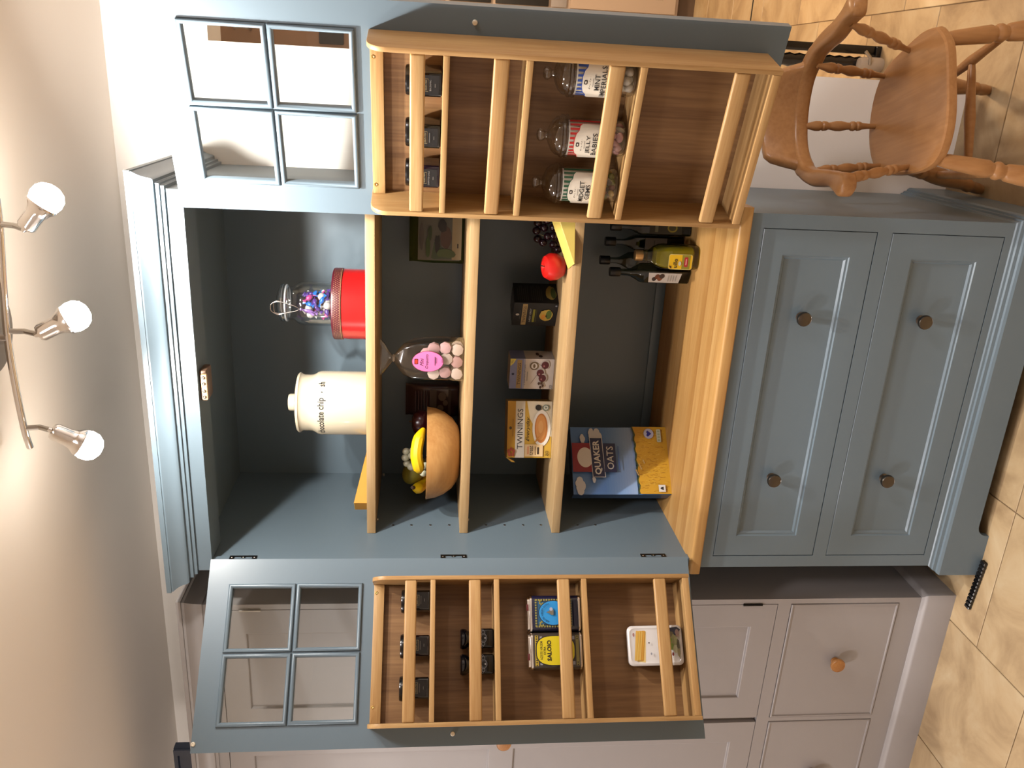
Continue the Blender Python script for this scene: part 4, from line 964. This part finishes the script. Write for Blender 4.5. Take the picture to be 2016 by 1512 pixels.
def art_cherry(p, w, h):
    p.rect(-w/2, w/2, 0, h, (226, 214, 204)); p.rect(-w/2, w/2, h*.70, h, (136, 144, 190)); p.rect(-w/2, w/2, h*.66, h*.70, (176, 176, 200))
    p.rect(-w/2+.002, w/2-.003, h*.735, h*.845, (176, 146, 92)); p.text('TWININGS', 0, h*.79, .0085, (50, 36, 26), .066)
    p.poly([(w/2, h), (w/2-.022, h), (w/2-.014, h*.93), (w/2, h*.87)], (236, 220, 100)); p.text('NEW', w/2-.0085, h*.955, .0045, (60, 60, 80), .010, rot=-.5)
    p.poly(ell(0, h*.93, .0035, .004, 8), (40, 50, 90)); p.text('a moment of calm', -.002, h*.665, .0052, (110, 120, 160), .062)
    p.rect(-.020, .008, h*.595, h*.61, (150, 150, 150))
    p.poly(ell(.0254, h*.457, .0122, .0122, 24), (112, 92, 60)); p.poly(ell(.0254, h*.457, .0088, .0088, 20), (226, 214, 204)); p.poly(ell(.0254, h*.457, .006, .0035, 12, 0, 360), (112, 92, 60))
    for s_, t_ in ((.0286, .21), (.0048, .31), (-.0105, .257)): p.poly(ell(s_+.002, h*t_-.004, .013, .009, 16), (196, 186, 176)); p.poly(ell(s_, h*t_, .0112, .0105, 20), (92, 26, 38)); p.poly(ell(s_-.003, h*t_+.003, .003, .0025, 8), (176, 110, 116))
    p.poly([(.026, h*.29), (.037, h*.40), (.0375, h*.397), (.027, h*.286)], (70, 50, 30)); p.poly([(.002, h*.38), (-.026, h*.52), (-.027, h*.515), (.0, h*.38)], (90, 60, 30))
    for s_, t_ in ((-.026, .33), (-.032, .24), (-.024, .27), (-.037, .29)): p.poly(ell(s_, h*t_, .005, .0035, 7), (74, 44, 28))
    p.text('20', -.036, h*.06, .008, (60, 60, 70))
def side_cherry(p, d, h):
    p.rect(-d/2, d/2, 0, h, (206, 196, 190)); p.rect(-d/2, d/2, h*.66, h, (120, 128, 172)); p.poly(ell(-.012, h*.30, .010, .006, 9), (60, 40, 36)); p.poly(ell(.004, h*.36, .012, .005, 9), (60, 40, 36))
carton('tea_box', 'small white and lilac tea box printed with three dark cherries', (.390, .310), (.481, .306), .0905, .065, .124, S3, pm('card_white', (220, 210, 202), .4), art_cherry, side_cherry)
def art_lady(p, w, h):
    p.rect(-w/2, w/2, 0, h, (22, 20, 19)); p.rect(-w/2+.003, w/2-.004, h*.69, h*.80, (186, 158, 104)); p.text('TWININGS', -.001, h*.745, .0085, (40, 30, 22), .062)
    p.text('LADY GREY', -.002, h*.61, .0050, (206, 202, 196), .050); p.rect(-.028, .020, h*.505, h*.555, (150, 146, 40)); p.rect(-.028, .020, h*.465, h*.488, (70, 70, 24)); p.poly(ell(0, h*.90, .004, .005, 10), (214, 212, 206)); p.rect(-.016, .016, h*.84, h*.852, (80, 78, 74))
    p.poly([(.021*math.cos(a_)*(.9+.2*random.random()), h*.25+.019*math.sin(a_)*(.9+.2*random.random())) for a_ in [2*PI*k/22 for k in range(22)]], (204, 168, 70)); p.poly(ell(.002, h*.19, .017, .008, 14), (92, 112, 44)); p.poly(ell(-.006, h*.31, .010, .006, 14), (226, 150, 50)); p.poly(ell(-.003, h*.245, .0035, .0022, 8), (30, 26, 20))
    p.poly(ell(.036, h*.05, .003, .003, 8), (150, 150, 160))
def side_lady(p, d, h):
    p.rect(-d/2, d/2, 0, h, (17, 16, 15)); p.many([[(-.030, h*(.9-.045*k)), (.030 if k % 3 else .018, h*(.9-.045*k)), (.030 if k % 3 else .018, h*(.9-.045*k)+.0014), (-.030, h*(.9-.045*k)+.0014)] for k in range(13) if k != 6], (74, 72, 68))
    p.poly([(.028*math.cos(a_)*(.9+.2*random.random()), h*.15+.014*math.sin(a_)*(.9+.2*random.random())) for a_ in [2*PI*k/20 for k in range(20)]], (150, 128, 60)); p.poly(ell(0, h*.10, .022, .007, 14), (70, 84, 36))
carton('tea_box', 'black tea box with gold name band and sunset picture beside the apple', (.566, .347), (.641, .307), .085, .080, .122, S3, pm('card_black', (20, 18, 18), .35), art_lady, side_lady)
j = thing('apple', 'bright red apple lying on the third shelf in front of dark grapes', 'apple', (.758, .236, S3+.0315))
B().lathe(APP, 28, Matrix.Rotation(.25, 4, 'X'), cap=False).build('skin', pm('apple_red', (206, 26, 20), .35), j); B().tube([(0, -.006, .022), (.004, -.010, .036)], .0014, 6).build('stem', pm('banana_stem', (84, 56, 24)), j)
grapes('bunch of dark purple grapes behind the red apple', (.825, .300, S3+.0435), pm('grape_dark', (40, 14, 22), .2), .0105, 1.25)

# ------------------------------------------------------------------ on the worktop
def art_oats(p, w, h):
    p.rect(-w/2, w/2, 0, h, (92, 140, 206)); [p.rect(-w/2, w/2, h*.34, h*(.66-.028*k), (96+6*k, 144+4*k, 206+2*k)) for k in range(11)]
    def cloud(cx_, cy_, k):
        for a_, b2, r_ in ((0, 0, 1), (.9, .25, .7), (-.9, .15, .75), (.4, .55, .7), (-.4, .5, .6)): p.poly(ell(cx_+a_*k, cy_+b2*k*.8, r_*k, r_*k*.8, 14), (226, 230, 238))
    cloud(-.077, h*.92, .017); cloud(.072, h*.72, .016); cloud(.078, h*.78, .012); cloud(.064, h*.88, .009); cloud(-.060, h*.785, .006)
    wv_ = [(-w/2, 0), (w/2, 0), (w/2, h*.368)]+[(w/2-w*k/24, h*(.355-.02*k/24+.008*math.sin(k*1.7))) for k in range(1, 25)]
    p.poly(wv_, (60, 80, 40)); p.poly([(x, y-.0045 if y > 0 else y) for x, y in wv_], (222, 168, 44))
    lay0 = p.lay
    for k in range(260):
        x, y = random.uniform(-w/2+.006, w/2-.006), random.uniform(.005, h*.30); L_2 = random.uniform(.004, .012); sl_ = random.uniform(-.003, .003)
        p.lay = lay0+k % 5; p.poly([(x, y), (x+.0012, y), (x+sl_+.0008, y+L_2), (x+sl_, y+L_2)], random.choice([(240, 196, 84), (196, 136, 34), (232, 182, 60), (176, 116, 30)]))
    p.lay = lay0+6
    p.many([[(x-.004, y), (x, y+.003), (x+.005, y+.001), (x, y-.002)] for x, y in [(-.045+.006*k, h*(.33-.012*k+.02*(k % 3))) for k in range(8)]], (226, 196, 130))
    p.rect(-.0383, .0497, h*.80, h, (150, 26, 44)); p.poly(ell(.0057, h*.868, .0302, .0232, 32), (240, 236, 230))
    p.poly([(-.054, h*.668), (.066, h*.684), (.066, h*.818), (-.054, h*.802)], (240, 240, 240)); p.poly([(-.0525, h*.675), (.0645, h*.690), (.0645, h*.812), (-.0525, h*.797)], (18, 34, 84))
    p.text('QUAKER', .006, h*.742, .0225, WHITE, .104, bold=.03, rot=.037)
    p.rect(-.039, .0483, h*.552, h*.676, (18, 34, 84)); p.text('OATS', .0045, h*.612, .020, WHITE, .070, bold=.005); p.rect(-.032, .040, h*.516, h*.530, (76, 116, 186))
    p.poly(ell(.0797, h*.19, .0156, .0150, 24), (196, 196, 220)); p.poly([(.0797, h*.16), (.0700, h*.200), (.0745, h*.215), (.0797, h*.205), (.0849, h*.215), (.0894, h*.200)], (30, 40, 150))
    p.poly(rrect(.040, .013, .003, 3, .0735, h*.085), (214, 214, 190)); p.many([ell(.0600+.009*k, h*.085, .0032, .0042, 10) for k in range(4)], (176, 190, 160))
    p.rect(-.0970, -.0765, h*.065, h*.135, (236, 234, 230)); p.poly([(-.092, h*.085), (-.082, h*.085), (-.084, h*.11), (-.087, h*.12), (-.090, h*.11)], (40, 40, 40))
def side_oats(p, d, h): p.rect(-d/2, d/2, 0, h, (60, 96, 150))
carton('cereal_box', 'tall blue and gold porridge oats box standing angled on the worktop', (.104, .218), (.254, .356), .2040, .042, .2860, ZT, pm('card_blue', (66, 96, 140), .3, coat=.3), art_oats)
CAPB = pm('bottle_cap_black', (16, 15, 15), .35)
def oil_bottle(label, x, y, rz, lab, fluid):
    g_ = thing('vinegar_bottle', label, 'bottle', (x, y, ZT), rz, 'square bottles with black screw caps')
    w = .042
    sec = [(.90, .001), (1, .004), (1, .128), (.94, .138), (.72, .150), (.46, .162), (.36, .172), (.33, .198)]
    B().loft([[(a_*k, b2*k, zz) for a_, b2 in rrect(w, w, .006+.0*k if k > .9 else .010)] for k, zz in sec], cap=False).build('glass_body', SMOKE, g_)
    B().loft([[(a_*k*.93, b2*k*.93, zz) for a_, b2 in rrect(w, w, .006)] for k, zz in ((.9, .004), (.97, .007), (.97, .085))]).build('contents', fluid, g_)
    q = B(); q.lathe([(.0122, .192), (.0128, .193), (.0128, .2185), (.0120, .2205), (0, .2205)], 24); q.build('cap', CAPB, g_)
    p = Print(plane_warp((0, -w/2-.0002, 0), (1, 0, 0), (0, 0, 1))); lab(p, w); p.build('label', g_)
def lab_white(p, w):
    p.poly([(-.016, .030), (.016, .026), (.016, .118), (-.016, .114)], (226, 218, 208))
    for s_, t_, r_, c_ in ((-.004, .100, .007, (60, 44, 36)), (.004, .092, .008, (120, 64, 36)), (-.002, .085, .008, (140, 80, 50)), (.006, .080, .008, (70, 50, 44))): p.poly(ell(s_, t_, r_, r_*.9, 12), c_)
    for k in range(4): p.rect(-.010, .010, .040+.007*k, .0415+.007*k, (176, 168, 160))
def lab_grey(p, w): p.rect(-.016, .016, .05, .112, (120, 112, 108)); p.rect(-.010, .010, .085, .087, (70, 66, 64))
def lab_lemon(p, w):
    p.rect(-.017, .017, .028, .118, (40, 38, 24)); p.rect(-.012, .012, .094, .103, (110, 110, 88)); p.poly(ell(.0, .055, .012, .014, 16), (150, 130, 30)); p.poly(ell(.0, .055, .008, .010, 16), (70, 60, 30))
VIN = pm('dark_vinegar', (44, 22, 14), .2); OIL2 = pm('dark_oil', (50, 44, 18), .2)
oil_bottle('black capped bottle with nuts on white label, left of the olive oil', .733, .315, -.42, lab_white, VIN)
oil_bottle('black capped bottle with plain grey label behind the others', .736, .455, -.2, lab_grey, VIN)
oil_bottle('black capped bottle directly behind the yellow olive oil', .799, .405, .05, lab_grey, OIL2)
oil_bottle('black capped bottle with dark lemon label, partly behind the open rack', .851, .352, .15, lab_lemon, OIL2)
g_ = thing('olive_oil_bottle', 'green yellow olive oil bottle with gold cap on the worktop', 'bottle', (.790, .266, ZT), .0)
w = .062
B().loft([[(a_*k, b2*k, zz) for a_, b2 in rrect(w, w, .016 if k > .9 else .018*k+.0, 5)] for k, zz in ((.82, .000), (.95, .003), (1, .010), (1, .090), (.94, .104), (.74, .118), (.46, .130), (.42, .138), (.46, .141), (.42, .144), (.40, .150))], cap=False).build('glass_body', clear('olive_glass', (206, 204, 96), .06, .7, .03), g_)
B().loft([[(a_*k*.93, b2*k*.93, zz) for a_, b2 in rrect(w, w, .015, 5)] for k, zz in ((.82, .014), (.98, .019), (.98, .090), (.92, .102), (.72, .115))]).build('oil', pm('olive_oil', (186, 172, 12), .15, sss=.2), g_)
B().lathe([(.0128, .147), (.0145, .148), (.0145, .166), (.0135, .168), (0, .168)], 26).build('cap', pm('gold_cap', (176, 136, 84), .35, .8), g_)
p = Print(lambda s, t_, h: Vector((s-.008, -w/2-.0008-h, t_)))
p.poly(rrect(.040, .064, .006, 4, 0, .052), (240, 220, 140)); p.poly(rrect(.038, .062, .005, 4, 0, .052), (226, 178, 16)); p.rect(-.019, .019, .026, .048, (140, 130, 40)); p.poly(rrect(.026, .010, .003, 3, 0, .037), (170, 30, 40)); p.rect(-.008, .008, .0355, .0385, (226, 150, 150)); p.text('uillo', -.004, .066, .011, (40, 26, 14), .024, bold=.02)
p.poly([(-.019, .076), (-.010, .083), (-.012, .076)], (60, 30, 20)); p.poly(ell(-.004, .054, .006, .004, 10), (196, 190, 170)); p.build('label', g_)
